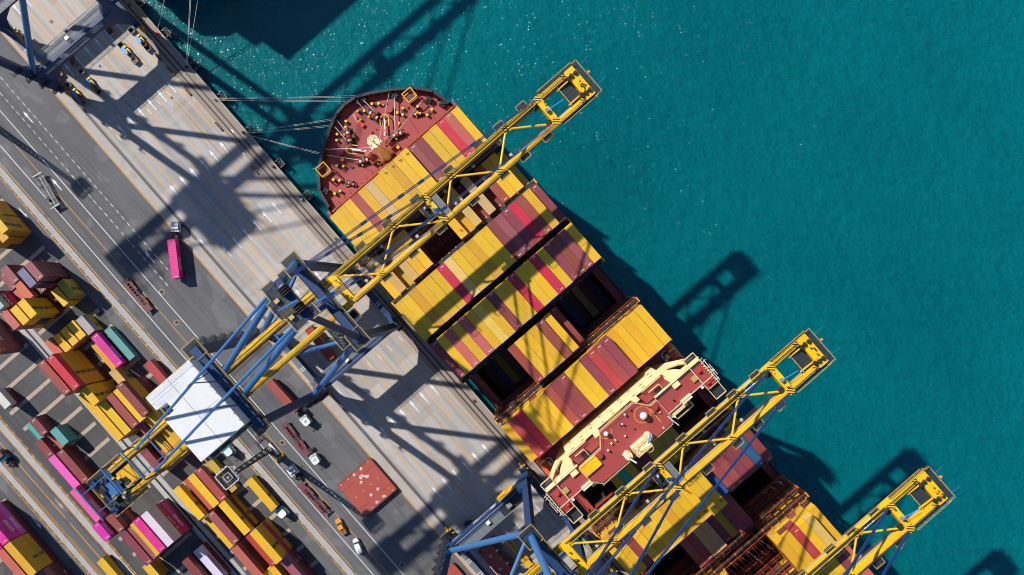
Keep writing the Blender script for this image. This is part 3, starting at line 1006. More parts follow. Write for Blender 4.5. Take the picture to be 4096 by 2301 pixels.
# bays: centre, heights of the container tops and colours from the quay side (row 1) to the sea side (row 20)
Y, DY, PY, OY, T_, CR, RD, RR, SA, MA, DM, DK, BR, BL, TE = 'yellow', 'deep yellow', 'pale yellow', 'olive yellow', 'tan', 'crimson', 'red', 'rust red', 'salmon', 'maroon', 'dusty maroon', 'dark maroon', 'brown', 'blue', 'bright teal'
BAYS = [
    ('front', -40.2, 'bay behind the foredeck', [None] + [(Y, 34.2)] + [(Y, 35), (Y, 35), (RR, 35), (Y, 35), (T_, 35), (Y, 35), (Y, 36.6), (DY, 36.6), (Y, 36.6), (Y, 36.6), (DM, 35), (MA, 35), (Y, 35), (Y, 35), (CR, 35), (SA, 35), (Y, 34.4)] + [None]),
    ('boom', -25.4, 'bay being unloaded below the middle crane boom', [(Y, 24.6), (T_, 27.4), (OY, 24.6), (T_, 30.2), (Y, 30.2), (Y, 30.2), 'H', 'H', 'H', 'H', (Y, 30.2), (DY, 27.4), (T_, 30.2), (MA, 24.6), (T_, 30.2), (MA, 24.6), (BR, 27.4), (Y, 27.4), (Y, 27.4), (OY, 21.8)]),
    ('second', -10.9, 'first full bay past the middle crane boom', [(Y, 34.6), (Y, 34.6), (DY, 34.6), (Y, 34.6), (Y, 34.6), (Y, 34.6), (CR, 34.6), (PY, 34.6), (Y, 34.6), (Y, 34.6), (DY, 34.6), (Y, 34.6), (Y, 34.6), (MA, 34.6), (DM, 34.6), (MA, 34.6), (CR, 34.6), (BR, 34.6), (Y, 34.6), (MA, 33.2)]),
    ('third', 3.35, 'full bay ahead of the two open holds', [(MA, 33.0), (Y, 34.4), (SA, 34.4), (Y, 34.4), (SA, 34.4), (Y, 34.4), (PY, 34.4), (Y, 34.4), (MA, 34.4), (Y, 34.4), (Y, 34.4), (CR, 34.4), (Y, 34.4), (Y, 34.4), (CR, 34.4), (Y, 34.4), (MA, 34.4), (BR, 34.4), (DM, 34.4), (Y, 34.0)]),
    ('fourth', 18.0, 'bay between two open holds', ['O'] * 6 + [(RR, 32.8), (Y, 32.8), (Y, 32.8), (Y, 32.8), (BR, 32.8), (Y, 31.8), (MA, 28.0)] + ['O'] * 7),
    ('fifth', 33.0, 'bay right ahead of the bridge', [(Y, 32.8), (RD, 34.4), (CR, 34.4), (Y, 34.4), (DY, 34.4), (Y, 34.4), (RR, 34.4), (MA, 34.4), (MA, 34.4), (Y, 34.4), (Y, 34.4), (MA, 34.4), (RD, 34.4), (RR, 34.4), (MA, 34.4), (DY, 31.8), (Y, 31.8), (DY, 31.8), (Y, 31.8), (Y, 31.8)]),
    ('sixth', 60.6, 'shaded bay behind the bridge', ['O'] * 5 + [(OY, 27.6), (TE, 27.6), (OY, 27.6), (DK, 27.6), (DK, 27.6), (OY, 27.6), (OY, 27.6), (OY, 27.6), (OY, 26.2)] + ['O'] * 6),  # olive tops here carry the bridge's shade in their colour
    ('seventh', 75.6, 'bay below the lower crane boom', [(Y, 31.8), (Y, 31.8), (MA, 31.8), (Y, 33.2), (Y, 33.2), (Y, 33.2), (Y, 33.2), (DY, 33.2), (Y, 33.2), (Y, 33.2), (Y, 33.2), (Y, 34.6), (Y, 34.6), (BL, 29.0), (RR, 30.4), (RR, 30.4), (MA, 30.4), (MA, 30.4), (BL, 30.4), (MA, 31.8)]),
    ('eighth', 90.2, 'low bay beyond the lower boom', ['O'] * 6 + [(DM, 21.0), (MA, 21.0), (T_, 21.0), (T_, 21.0), (MA, 20.0), (OY, 20.0), (MA, 21.4), (MA, 21.4)] + ['O'] * 6),
    ('ninth', 105.7, 'yellow bay nearest the lowest boom', [(Y, 30.0), (Y, 30.0), (Y, 30.0), (RD, 30.0), (Y, 30.0), (Y, 30.0), (Y, 30.0), (RR, 30.0)] + ['O'] * 6 + [(DY, 33.4), (Y, 33.4), (RD, 33.4), (Y, 33.4), (PY, 33.4), (DY, 30.6)]),
    ('tenth', 120.4, 'bay below the lowest boom', [(Y, 30.0)] * 8 + [(MA, 30.0)] * 4 + [(Y, 28.6), (Y, 28.6), (Y, 28.6), (Y, 28.6), (Y, 28.6), (Y, 28.6), (MA, 28.6), (SA, 28.6)]),
]
# the measured plan is drawn in for the true height of the stacks
KP, DZ = 0.977, 4.6
BAYS = [(a, c * KP, w, [(r[0], r[1] + DZ) if isinstance(r, tuple) else r for r in rr]) for a, c, w, rr in BAYS]
deck = MB()
deck.box(-53, UEND - 0.2, SIDE0 + 0.15, SIDE0 + 2.35, 12.6, 13.2, REDD)
deck.box(-53, UEND - 0.2, SIDE1 - 2.35, SIDE1 - 0.15, 12.6, 13.2, REDD)
HOLDB = []
hat = MB()
for bi, (key, uc, words, rows) in enumerate(BAYS):
    u0, u1 = uc - 6.4, uc + 6.4
    prev = -53 if bi == 0 else BAYS[bi - 1][1] + 6.4
    deck.box(prev, u0, SIDE0 + 2.36, SIDE1 - 2.36, 12.5, 13.3, REDD)
    i = 0
    while i < 20:
        open_ = rows[i] == 'O'
        j = i
        while j < 20 and (rows[j] == 'O') == open_:
            j += 1
        a = max(rv(i) - 1.24, SIDE0 + 2.37)
        c = min(rv(j - 1) + 1.24, SIDE1 - 2.37)
        if not open_:
            hat.box(u0 + 0.05, u1 - 0.05, a + 0.03, c - 0.03, 12.9, 14.42, HATCHD)
        else:
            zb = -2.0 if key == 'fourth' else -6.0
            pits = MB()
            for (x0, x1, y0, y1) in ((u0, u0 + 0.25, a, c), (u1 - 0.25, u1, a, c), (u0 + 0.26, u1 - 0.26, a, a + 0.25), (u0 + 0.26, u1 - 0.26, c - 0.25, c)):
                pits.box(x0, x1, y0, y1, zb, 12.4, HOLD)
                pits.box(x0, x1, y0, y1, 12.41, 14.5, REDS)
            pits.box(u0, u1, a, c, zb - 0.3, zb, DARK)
            for q in range(i + 1, j):
                y = rv(q) - 1.27
                if a + 1 < y < c - 1:
                    for x in (u0 + 0.35, u1 - 0.35):
                        pits.box(x - 0.1, x + 0.1, y - 0.1, y + 0.1, zb, 13.6, HOLD)
            pits.box(uc - 0.2, uc + 0.2, a + 0.3, c - 0.3, 2.0, 2.6, HOLD) if key in ('eighth', 'ninth') else None
            # boxes standing deep down in the hold
            for q in range(i, j):
                y = rv(q)
                if y - 1.25 < a or y + 1.25 > c:
                    continue
                dz = random.choice((0, 0, 2.75))
                if key in ('sixth',) and q < 5:
                    dz = 0
                colr = random.choice(('blue', 'yellow', 'maroon', 'grey', 'tan'))
                HOLDB.append((uc, y, zb + 0.05 + dz, colr))
        if open_:
            pits.build('hold_coaming', ship)
        i = j
deck.box(BAYS[-1][1] + 6.4, UEND - 0.3, SIDE0 + 2.36, SIDE1 - 2.36, 12.5, 13.3, REDD)
deck.build('main_deck', ship)
hat.build('hatch_cover', ship)

# containers on deck
HC = 2.9
LOW = MB()
LOWM = {}


def low_box(x, y, z, h, c):
    if c not in LOWM:
        LOWM[c] = paint('tier_' + c.replace(' ', '_'), CCOL[c], 0.55, 0.35, (0.09, 0.05, 0.025), 0.6)
    m = LOWM[c]
    LOW.box(x - 6.05, x + 6.05, y - 1.18, y + 1.18, z + 0.1, z + h - 0.08, m)
    for sx in (-1, 1):
        for sy in (-1, 1):
            LOW.cbox((x + sx * 6.0, y + sy * 1.13, z + h / 2), 0.18, 0.18, h - 0.03, m)
        for sy in (-0.75, -0.3, 0.3, 0.75):
            LOW.cbox((x + sx * 6.07, y + sy, z + h / 2), 0.05, 0.06, h - 0.4, GREY)


for bi, (key, uc, words, rows) in enumerate(BAYS):
    base = 14.45
    for i, r_ in enumerate(rows):
        if r_ is None or isinstance(r_, str):
            continue
        colr, zt = r_
        if uc > 112 and i < 10:
            continue

        def top_of(k):
            if k < 0 or k > 19 or rows[k] is None or isinstance(rows[k], str):
                return base
            return rows[k][1]
        low = min(top_of(i - 1), top_of(i + 1))
        # the front face of the stack shows where the bay before it is low or open
        nb = BAYS[bi - 1][3] if bi else [None] * 20
        if nb[i] is None or isinstance(nb[i], str):
            low = min(low, base)
        elif nb[i][1] < zt - 3:
            low = min(low, nb[i][1])
        if i in (0, 19):
            low = base
        lab = '%s container, %s row from the quay, %s' % (colr, ORD[i], words)
        x = uc + random.uniform(-0.05, 0.05)
        y = rv(i) + random.uniform(-0.03, 0.03)
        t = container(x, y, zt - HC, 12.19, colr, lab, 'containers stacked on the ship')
        t.scale = (1, 0.984, HC / 2.75)
        if colr in ('maroon', 'dusty maroon', 'crimson', 'red', 'rust red', 'brown', 'salmon', 'blue', 'dark maroon'):
            tick(t, 12.19, random.choice(((-1, 1), (-1,), (1,))))
        if (key == 'seventh' and i in (9, 10, 11, 12)) or (key == 'boom' and i == 10) or (key == 'front' and i in (8, 9, 10, 11)):
            m45 = text('45', 1.0, BLACK, ((4.4 if key != 'front' else -4.6), 0.35, 2.75), (0.64, 0.77, 0), (-0.77, 0.64, 0), parent=t)
        k, z = 1, zt - 2 * HC
        while z > base - 1.2 and (k < (4 if uc > 50 else 2) or z + HC > low + 0.4):
            c2 = random.choice(('yellow', 'deep yellow', 'maroon', 'yellow', 'rust red', 'dark maroon', 'yellow', 'yellow'))
            low_box(x, y, max(z, base), HC if z >= base else HC + z - base, c2)
            k += 1
            z -= HC

for hb in HOLDB:
    low_box(hb[0], hb[1], hb[2], 2.75, hb[3])
o = LOW.build('container_tiers')
struct(o, 'stuff')
tag(o, 'lower tiers of the container stacks on the ship and boxes down in its holds', 'containers')

# pale locking rings on the bare hatch cover below the middle boom
b = MB()
for y in (rv(6) + 0.2, rv(7) + 0.3, rv(8) + 0.3, rv(9) + 0.1):
    for x in (-30.4, -26.3, -23.4, -19.4):
        b.ring((x, y, 14.45), 0.36, 0.72, GREY, 14, 0.5, 5.4)
b.build('locking_ring', ship)

# lashing bridges across the ship between the bays
LBS = [(-32.8, 28.5, 20), (-18.15, 28.0, 20), (-3.75, 28.0, 20), (10.65, 27.5, 20), (25.5, 27.5, 20), (39.9, 26.0, 20), (68.1, 24.5, 20), (82.9, 24.5, 20), (97.7, 27.0, 20), (113.1, 26.0, 20)]
for li, (u, zt, _) in enumerate(LBS):
    u, zt = u * KP, zt + 3.2
    b = MB()
    w = 0.55
    for i in range(21):
        y = SC0 + (i - 10) * ROWP
        for x in (u - w, u + w):
            b.box(x - 0.1, x + 0.1, y - 0.1, y + 0.1, 13.2, zt + 1.0, (DARK if li < 5 else REDS) if i % 3 or li < 4 else ORS)  # red steel turned dark on the first bridges: gap shade put into the colour
        b.cbox((u + w * random.choice((-1, 1)), y, zt + 1.1), 0.3, 0.3, 0.25, YEL2)
        b.box(u - w, u + w, y - 0.07, y + 0.07, zt + 0.8, zt + 1.0, DARK if li < 5 else REDS)
        if i % 2 == 0 and i < 20:
            b.beam((u - w, y, zt - 5.5), (u - w, y + ROWP, zt - 0.5), 0.12, 0.12, REDS)
            b.beam((u + w, y + ROWP, zt - 5.5), (u + w, y, zt - 0.5), 0.12, 0.12, ORS)
    z = zt
    while z > 15:
        b.box(u - w - 0.1, u + w + 0.1, SC0 - 25.6, SC0 + 25.6, z - 0.10, z, DARK)
        for x in (u - w - 0.08, u + w + 0.08):
            b.beam((x, SC0 - 25.6, z + 1.05), (x, SC0 + 25.6, z + 1.05), 0.09, 0.09, DARK if li < 4 else ORS)  # rails likewise darkened for the shade of the gaps
        z -= 5.8
    for s in (-1, 1):
        y = SC0 + s * 25.5
        b.box(u - w - 0.15, u + w + 0.15, y - 0.25, y + 0.25, 13.2, zt + 1.2, ORS)
        b.cbox((u, y, zt + 1.3), 1.5, 0.35, 0.25, YEL2)
    b.build('lashing_bridge', ship)

# the open red cell frames beside the low bay and in the yellow bay
b = MB()
for (x0, x1, r0, r1, z) in ((92.6, 96.6, 6, 20, 18.0), (102.0, 109.0, 8, 14, 19.0)):
    for r_ in range(r0, r1 + 1):
        y = rv(r_) - 1.27
        b.box(x0, x1, y - 0.12, y + 0.12, z - 0.6, z, REDS)
        if r_ < r1:
            for x in (x0 + 0.9, x1 - 0.9):
                b.box(x - 0.35, x + 0.35, y + 0.3, y + 2.2, z - 1.6, z - 0.9, random.choice((RUST, REDS, ORS, DARK)))
            b.beam((x0 + 0.5, y + 0.7, z - 0.4), (x1 - 0.5, y + 1.9, z - 0.4), 0.22, 0.2, random.choice((STEELW, YEL2, REDS, ORS, GREY)))
            b.cbox(((x0 + x1) / 2, y + 1.3, z - 0.3), random.uniform(0.6, 1.6), 0.5, 0.5, random.choice((YEL2, RED, WHT, RUST, ORS)))
    for x in (x0, (x0 + x1) / 2, x1):
        b.box(x - 0.13, x + 0.13, rv(r0) - 1.27, rv(r1) - 1.27, z - 0.5, z + 0.1, REDS)
b.build('cell_guide', ship)

# edges of the side decks: yellow-topped bitts
for i in range(36):
    u = -30 + i * 4.1
    for y in (SIDE0 + 0.9, SIDE1 - 0.9):
        if i % 2:
            b = MB()
            b.cyl((u, y, 13.2), 0.28, 0.8, DARK, 8)
            b.cyl((u, y, 14.0), 0.3, 0.15, YEL2 if i % 3 == 0 else REDS, 8)
            b.build('deck_bitt', ship)
b = MB()
b.rail([(-52, SIDE1 - 0.5, 13.2), (160, SIDE1 - 0.5, 13.2)], REDS, 1.0, 0.06, step=3.0)
b.build('side_rail', ship)
b = MB()
b.rail([(-52, SIDE0 + 0.5, 13.2), (160, SIDE0 + 0.5, 13.2)], REDS, 1.0, 0.06, step=3.0)
b.build('side_rail', ship)

# bridge: front wall, wheelhouse, wings, monkey island
b = MB()
VL, VR = SC0 - 15.6, SC0 + 15.9
b.box(40.8, 41.2, VL, VR, 13.3, 46.6, CREAM)
b.box(40.8, 41.2, SC0 - 7.0, SC0 + 7.4, 46.6, 52.6, CREAM)
for z in (22, 26, 30, 34, 38, 42, 46):
    for k in range(9):
        y = VL + 2.2 + k * 3.4
        if (k + z) % 3:
            b.box(40.74, 40.81, y - 0.45, y + 0.45, z, z + 0.55, DARK)
b.box(40.72, 40.8, VL, VR, 45.0, 45.2, CREAM)
b.build('front_wall', ship)
b = MB()
b.box(41.2, 50.0, VL, VR, 13.3, 45.6, CREAM)
b.box(41.21, 46.0, VL + 0.1, VR - 0.1, 45.61, 45.9, REDD)
b.box(45.2, 50.0, VL + 0.2, VR - 0.2, 45.91, 52.0, CREAM)
for s, y0, y1 in ((-1, VL + 0.6, SC0 - 9.6), (1, SC0 + 9.4, VR - 0.6)):
    b.box(42.3, 45.1, y0 + 1.0, y1 - 1.6, 45.9, 47.2, REDD)
    b.box(43.0, 44.3, y0 + 2.2, y0 + 4.2, 47.2, 47.3, BLACK)
    b.rail([(42.3, y0 + 1.0, 47.2), (42.3, y1 - 1.6, 47.2), (44.9, y1 - 1.6, 47.2)], CREAM, 1.0, 0.06)
    b.rail([(41.4, y0 - 0.3, 45.9), (41.4, y1, 45.9)], CREAM, 1.1, 0.06)
b.build('deck_house', ship)
roof = [(40.3, SC0 - 5.1), (40.3, SC0 + 5.6), (43.6, SC0 + 8.3), (43.6, SC0 + 10.4), (47.9, SC0 + 10.4), (50.5, SC0 + 9.6), (50.5, SC0 - 12.6), (48.0, SC0 - 14.6), (43.8, SC0 - 14.6), (43.6, SC0 - 7.7)]
b = MB()
b.prism([(x + 0.15, y) for x, y in roof], 49.5, 52.7, GLASS)
b.prism(roof, 52.7, 53.2, CREAM, REDD)
b.rail([(x + 0.1, y, 53.2) for x, y in roof], CREAM, 1.0, 0.03, close=True)
b.build('wheelhouse', ship)
b = MB()
for y0, y1 in ((SC0 - 24.6, SC0 - 14.65), (SC0 + 10.45, SC0 + 24.8)):
    b = MB()
    b.box(43.3, 48.2, y0, y1, 52.2, 52.95, REDD)
    b.box(43.15, 43.3, y0, y1, 51.6, 53.1, CREAM)
    b.box(43.5, 43.9, y0, y1, 52.95, 53.1, BLACK)
    b.rail([(48.1, y0, 52.95), (48.1, y1, 52.95)], CREAM, 1.0, 0.05)
    b.build('bridge_wing', ship)
for s in (-1, 1):
    b = MB()
    ye = SC0 + s * 24.7
    yi = SC0 + s * 21.6
    a, c = min(ye, yi), max(ye, yi)
    b.box(48.2, 50.2, a, c, 52.2, 52.9, REDD)
    for (x0, x1) in ((50.3, 53.4), (41.0, 43.0)):
        b.box(x0, x1, a, c, 51.6, 51.7, GRATE)
        b.rail([(x0, a, 51.7), (x1, a, 51.7), (x1, c, 51.7), (x0, c, 51.7)], CREAM, 1.1, 0.06, close=True)
    b.rail([(43.2, ye, 52.95), (50.2, ye, 52.95)], CREAM, 1.1, 0.06)
    # signal gear and lamps on the wing end
    for k in range(9):
        x = 43.6 + k * 0.75
        b.beam((x, ye - s * 0.3, 53), (x + random.uniform(-0.6, 0.6), ye + s * random.uniform(0.1, 1.2), 54.3), 0.14, 0.14, CREAM)
    b.beam((43.6, ye + s * 0.6, 54.2), (49.9, ye + s * 0.4, 54.2), 0.14, 0.14, WHT)
    b.beam((45.2, ye + s * 0.9, 54.6), (48.4, ye + s * 0.9, 54.6), 0.13, 0.13, CREAM)
    b.cbox((45.2, yi + s * 1.2, 53.5), 0.7, 0.9, 0.5, RED)
    b.cbox((48.8, yi + s * 1.0, 53.4), 0.6, 0.8, 0.5, RED)
    b.cbox((45.9, yi - s * 0.9, 53.3), 1.3, 1.4, 0.4, MESHG)
    b.beam((43.4, yi - s * 0.1, 53.5), (50.0, yi - s * 0.1, 53.5), 0.16, 0.4, CREAM)
    b.cbox((44.1, SC0 + s * 16.4, 53.3), 1.1, 1.9, 0.7, CREAM)
    b.cbox((48.3, SC0 + s * 16.0, 53.4), 1.1, 3.0, 0.8, CREAM)
    b.cbox((48.6, SC0 + s * 20.8, 53.5), 0.7, 0.7, 0.6, WHT)
    b.build('wing_end', ship)
# cream supports below the wings, with the big oval opening
for s in (-1, 1):
    b = MB()
    e = VL if s < 0 else VR
    q = lambda dy, z: (42.6, e + s * dy, z)
    b.plate([q(-0.1, 52.0), q(9.2, 52.0), q(9.2, 50.4), q(-0.1, 50.4)], (0.5, 0, 0), 0.9, CREAM)
    b.plate([q(9.2, 51.0), q(6.6, 50.5), q(4.9, 43.5), q(2.6, 38.5), q(-0.2, 38.5), q(-0.2, 24.0), q(1.6, 25.5)], (0.5, 0, 0), 0.9, CREAM)
    b.plate([q(-0.2, 50.5), q(4.0, 50.5), q(3.4, 46.0), q(1.6, 38.6), q(-0.2, 38.6)], (0.5, 0, 0), 0.9, CREAM)
    b.plate([(46.4, e, 51.0), (46.4, e + s * 9.0, 51.0), (46.4, e + s * 1.0, 32.0), (46.4, e, 32.0)], (1, 0, 0), 0.2, CREAM)
    b.build('wing_support', ship)
# gear on the roof
b = MB()
p = at(2574, 1663, 54.5); b.ball((p.x, p.y, 54.7), 0.95, WHT); b.cyl((p.x, p.y, 53.2), 0.3, 0.8, WHT)
b.build('radar_dome', ship)
b = MB()
p = at(2424, 1736, 54.2); b.ball((p.x, p.y, 54.3), 0.62, WHT); b.cyl((p.x, p.y, 53.2), 0.2, 0.8, WHT)
b.build('radar_dome', ship)
for sx, sy, r_ in ((2432, 1802, 0.3), (2499, 1659, 0.28), (2489, 1697, 0.26)):
    b = MB(); p = at(sx, sy, 54.0)
    b.ball((p.x, p.y, 54.1), r_, WHT); b.cyl((p.x, p.y, 53.2), 0.12, 0.7, WHT, 6)
    b.build('aerial_dome', ship)
b = MB()
p = at(2570, 1659, 53.2); b.ring((p.x, p.y, 53.23), 1.98, 2.10, YEL)
p = at(2421, 1730, 53.2); b.ring((p.x, p.y, 53.23), 1.45, 1.56, YEL, 20, -2.2, 1.6)
b.build('deck_ring', ship)
b = MB()
p = at(2364, 1864, 53.6)
b.box(p.x - 1.5, p.x + 1.4, p.y - 2.7, p.y + 2.4, 53.2, 53.9, YEL)
b.build('hatch_locker', ship)
b = MB()
for sx, sy in ((2620, 1631), (2400, 1825)):
    p = at(sx, sy, 54)
    b.cyl((p.x, p.y, 53.2), 0.72, 0.9, REDS, 14)
b.build('ventilator', ship)
# mast house with scanners
b = MB()
p = at(2565, 1785, 55)
b.cbox((p.x, p.y, 54.3), 2.6, 4.4, 2.2, CREAM)
for k in range(6):
    b.cbox((p.x + random.uniform(-1, 1), p.y + random.uniform(-1.8, 1.8), 55.6), 0.5, 0.7, 0.9, CREAM)
b.rail([(p.x - 1.3, p.y - 2.2, 55.4), (p.x + 1.3, p.y - 2.2, 55.4), (p.x + 1.3, p.y + 2.2, 55.4), (p.x - 1.3, p.y + 2.2, 55.4)], CREAM, 1.0, 0.06, close=True, step=1.2)
b.ring((p.x + 1.8, p.y + 1.2, 55.0), 0.8, 0.95, CREAM, 14)
b.build('mast_house', ship)
for (sx, sy, q, ax, ay, bx, by) in ((2513, 1823, 'radar_scanner', 2490, 1818, 2546, 1852), (2595, 1747, 'radar_scanner', 2594, 1775, 2603, 1732)):
    b = MB(); p = at(sx, sy, 55)
    b.cyl((p.x, p.y, 53.2), 1.0, 2.4, CREAM, 14)
    b.ring((p.x, p.y, 55.7), 0.8, 1.0, CREAM, 14)
    a, c = at(ax, ay, 56.5), at(bx, by, 56.5)
    b.beam(a, c, 0.34, 0.4, WHT if ax < 2500 else SKYB)
    b.beam((p.x, p.y, 55.6), (p.x, p.y, 56.4), 0.3, 0.3, WHT)
    b.build(q, ship)
b = MB()
random.seed(11)
for sx, sy in ((2500, 1745), (2480, 1698), (2535, 1715), (2640, 1650), (2700, 1668), (2655, 1712), (2690, 1598), (2446, 1775), (2600, 1668), (2520, 1640), (2616, 1652), (2462, 1762)):
    p = at(sx, sy, 53.8)
    b.cbox((p.x, p.y, 53.6), random.uniform(0.2, 0.5), random.uniform(0.2, 0.5), 0.6, random.choice((CREAM, REDS, REDS, CREAM)))
b.beam(at(2602, 1637, 53.3), at(2646, 1690, 53.3), 0.16, 0.1, YEL)
p = at(2670, 1666, 54.2); b.beam(p, at(2716, 1702, 54.2), 0.16, 0.16, WHT)
b.build('deck_fitting', ship)
# well openings with cream rims behind the roof
b = MB()
for sx, sy, L, w in ((2724, 1628, 3.4, 5.2), (2425, 1895, 3.4, 4.6)):
    p = at(sx, sy, 51)
    b.box(p.x - L / 2, p.x + L / 2, p.y - w / 2, p.y + w / 2, 44, 44.2, DARK)
    b.rail([(p.x - L / 2, p.y - w / 2, 50), (p.x + L / 2, p.y - w / 2, 50), (p.x + L / 2, p.y + w / 2, 50), (p.x - L / 2, p.y + w / 2, 50)], CREAM, 1.1, 0.11, close=True)
    for x, y in ((-1, -1), (1, -1), (1, 1), (-1, 1)):
        b.beam((p.x + x * L / 2, p.y + y * w / 2, 44), (p.x + x * L / 2, p.y + y * w / 2, 51), 0.15, 0.15, CREAM)
    for k in range(5):
        b.beam((p.x - L / 2, p.y + w / 2 - 0.7, 45 + k), (p.x + L / 2, p.y + w / 2 - 0.7, 45.8 + k), 0.1, 0.1, CREAM)
b.build('stair_well', ship)
# lifeboats and rescue gear by the house sides
for s in (-1, 1):
    b = MB()
    y = SC0 + s * 24.3
    b.tube((42.4, y, 22.5), (50.8, y, 22.5), 1.45, ORB, 12)
    b.ball((42.4, y, 22.5), 1.45, ORB); b.ball((50.8, y, 22.5), 1.45, ORB)
    b.cbox((47.6, y, 24.0), 2.6, 1.7, 1.0, ORB)
    for x in (43.6, 45.8, 49.6):
        b.cbox((x, y, 23.95), 0.5, 0.9, 0.35, ORS)
    b.build('lifeboat', ship)
    b = MB()
    for x in (42.6, 50.4):
        b.beam((x, y - s * 2.2, 13.3), (x, y - s * 1.2, 25.2), 0.5, 0.5, REDS)
        b.beam((x, y - s * 1.2, 25.2), (x, y + s * 0.8, 25.4), 0.4, 0.4, CREAM)
    b.build('davit', ship)
    b = MB()
    p = at(2200, 1858, 24) if s < 0 else at(2672, 1428, 24)
    b.box(40.6, 44.2, min(p.y - 2.0, p.y + 1.2), max(p.y - 2.0, p.y + 1.2), 21.6, 22.0, REDD)
    b.cyl((p.x - 0.6, p.y, 22.0), 1.25, 0.5, GRATEL, 12)
    b.ring((p.x - 0.6, p.y, 22.9), 1.0, 1.3, WHT, 14)
    b.cbox((p.x, p.y, 22.8), 1.3, 0.8, 1.2, CREAM)
    b.cbox((p.x + 0.8, p.y - 0.9, 22.8), 0.8, 0.8, 0.9, CREAM)
    b.build('rescue_boat_platform', ship)

# foredeck gear
def winch(sx, sy, rz, big=1.0):
    p = at(sx, sy, 15)
    b = MB()
    c, s = math.cos(rz), math.sin(rz)
    q = lambda x, y, z: (p.x + (x * c - y * s) * big, p.y + (x * s + y * c) * big, 14.5 + z * big)
    b.plate([q(-2.6, -1.3, 0.05), q(2.6, -1.3, 0.05), q(2.6, 1.3, 0.05), q(-2.6, 1.3, 0.05)], (0, 0, 1), 0.1, DARK)
    for x0, x1, r, m in ((-2.7, -1.9, 0.5, REDS), (-1.8, -1.7, 0.95, REDS), (-1.7, -0.7, 0.6, ROPE), (-0.7, -0.6, 0.95, REDS), (-0.4, 0.4, 0.85, REDS), (0.6, 0.7, 0.95, REDS), (0.7, 1.6, 0.6, ROPE), (1.6, 1.7, 0.95, REDS), (1.9, 3.0, 0.42, REDS)):
        b.tube(q(x0, 0, 1.1), q(x1, 0, 1.1), r * big, m, 12)
    for x in (-1.9, -0.5, 0.5, 1.8):
        b.cbox(q(x, 0, 0.6), 0.25 * big, 1.3 * big, 1.2 * big, REDS, rz)
    b.cbox(q(0.1, 1.3, 0.7), 1.1 * big, 0.9 * big, 1.1 * big, RUST, rz)
    b.cbox(q(-0.9, -1.2, 0.5), 0.6 * big, 0.5 * big, 1.0 * big, YEL2, rz)
    b.build('mooring_winch', ship)


winch(1495, 463, R(12)); winch(1397, 548, R(-28)); winch(1590, 540, R(70), 0.85); winch(1456, 645, R(66), 0.85)
winch(1671, 457, R(60), 0.62); winch(1404, 735, R(30), 0.62)
for sx, sy, rz in ((1553, 563, 0.4), (1480, 624, 0.3)):
    b = MB(); p = at(sx, sy, 15.2)
    b.tube((p.x, p.y - 0.7, 16.0), (p.x, p.y + 0.7, 16.0), 1.55, REDS, 18)
    b.tube((p.x, p.y - 1.1, 16.0), (p.x, p.y + 1.1, 16.0), 0.7, RUST, 12)
    b.cbox((p.x + 1.8, p.y, 15.2), 1.5, 2.2, 1.4, REDS)
    b.cbox((p.x + 3.0, p.y + 0.9, 15.0), 1.6, 0.9, 1.0, YEL2)
    b.build('windlass', ship)
for a, c in (((1539, 478), (1539, 560)), ((1405, 598), (1485, 607))):
    b = MB(); A, C_ = at(*a, 15.4), at(*c, 15.9)
    k = 15
    for j in range(k):
        p = A.lerp(C_, (j + 0.5) / k)
        d = (C_ - A).normalized()
        sd = Vector((-d.y, d.x, 0))
        m = RED if j == 8 else WHT
        if j % 2:
            for e in (-1, 1):
                b.beam(p - d * 0.34 + sd * 0.2 * e, p + d * 0.34 + sd * 0.2 * e, 0.13, 0.13, m)
        else:
            b.beam(p - d * 0.34, p + d * 0.34, 0.2, 0.34, m)
    b.build('anchor_chain', ship)
    b = MB()
    d = (C_ - A).normalized(); sd = Vector((-d.y, d.x, 0))
    arc = []
    for j in range(9):
        t = math.pi * j / 8
        arc.append(A + sd * (1.25 * math.cos(t)) - d * (1.4 * math.sin(t)) + Vector((0, 0, 0.3)))
    b.path([arc[0] + d * 2.0] + arc + [arc[-1] + d * 2.0], 0.16, YEL, 6)
    b.build('chain_guard', ship)
for sx, sy, dx, dy in ((1501, 416, 26, -1), (1444, 445, 26, -1), (1384, 498, 1, -24), (1348, 550, 2, -24), (1611, 447, 0, 25), (1671, 440, 0, 26), (1361, 664, 26, 3), (1346, 721, 24, 3), (1350, 770, 22, -10), (1718, 450, 18, -22)):
    a, c = at(sx - dx / 2, sy - dy / 2, 15.2), at(sx + dx / 2, sy + dy / 2, 15.2)
    b = MB()
    for p in (a, c):
        b.cyl((p.x, p.y, 14.5), 0.36, 1.0, DARK, 10)
        b.cyl((p.x, p.y, 15.5), 0.42, 0.12, YEL, 10)
    b.beam((a.x, a.y, 14.6), (c.x, c.y, 14.6), 0.9, 0.25, DARK)
    b.build('mooring_bollard', ship)
for sx, sy in ((1588, 451), (1369, 639), (1656, 598), (1518, 652), (1370, 422), (1481, 544)):
    b = MB(); p = at(sx, sy, 15.2)
    r_ = 0.5 if sx not in (1481, 1370) else 0.2
    b.cyl((p.x, p.y, 14.5), r_, 0.9, DARK, 12); b.cyl((p.x, p.y, 15.4), r_ * 1.05, 0.1, YEL, 12)
    b.build('mooring_bollard', ship)
for sx, sy in ((1557, 436), (1359, 608)):
    b = MB(); p = at(sx, sy, 15.4)
    b.cyl((p.x, p.y, 14.5), 1.1, 1.1, REDD, 18)
    b.build('ventilator', ship)
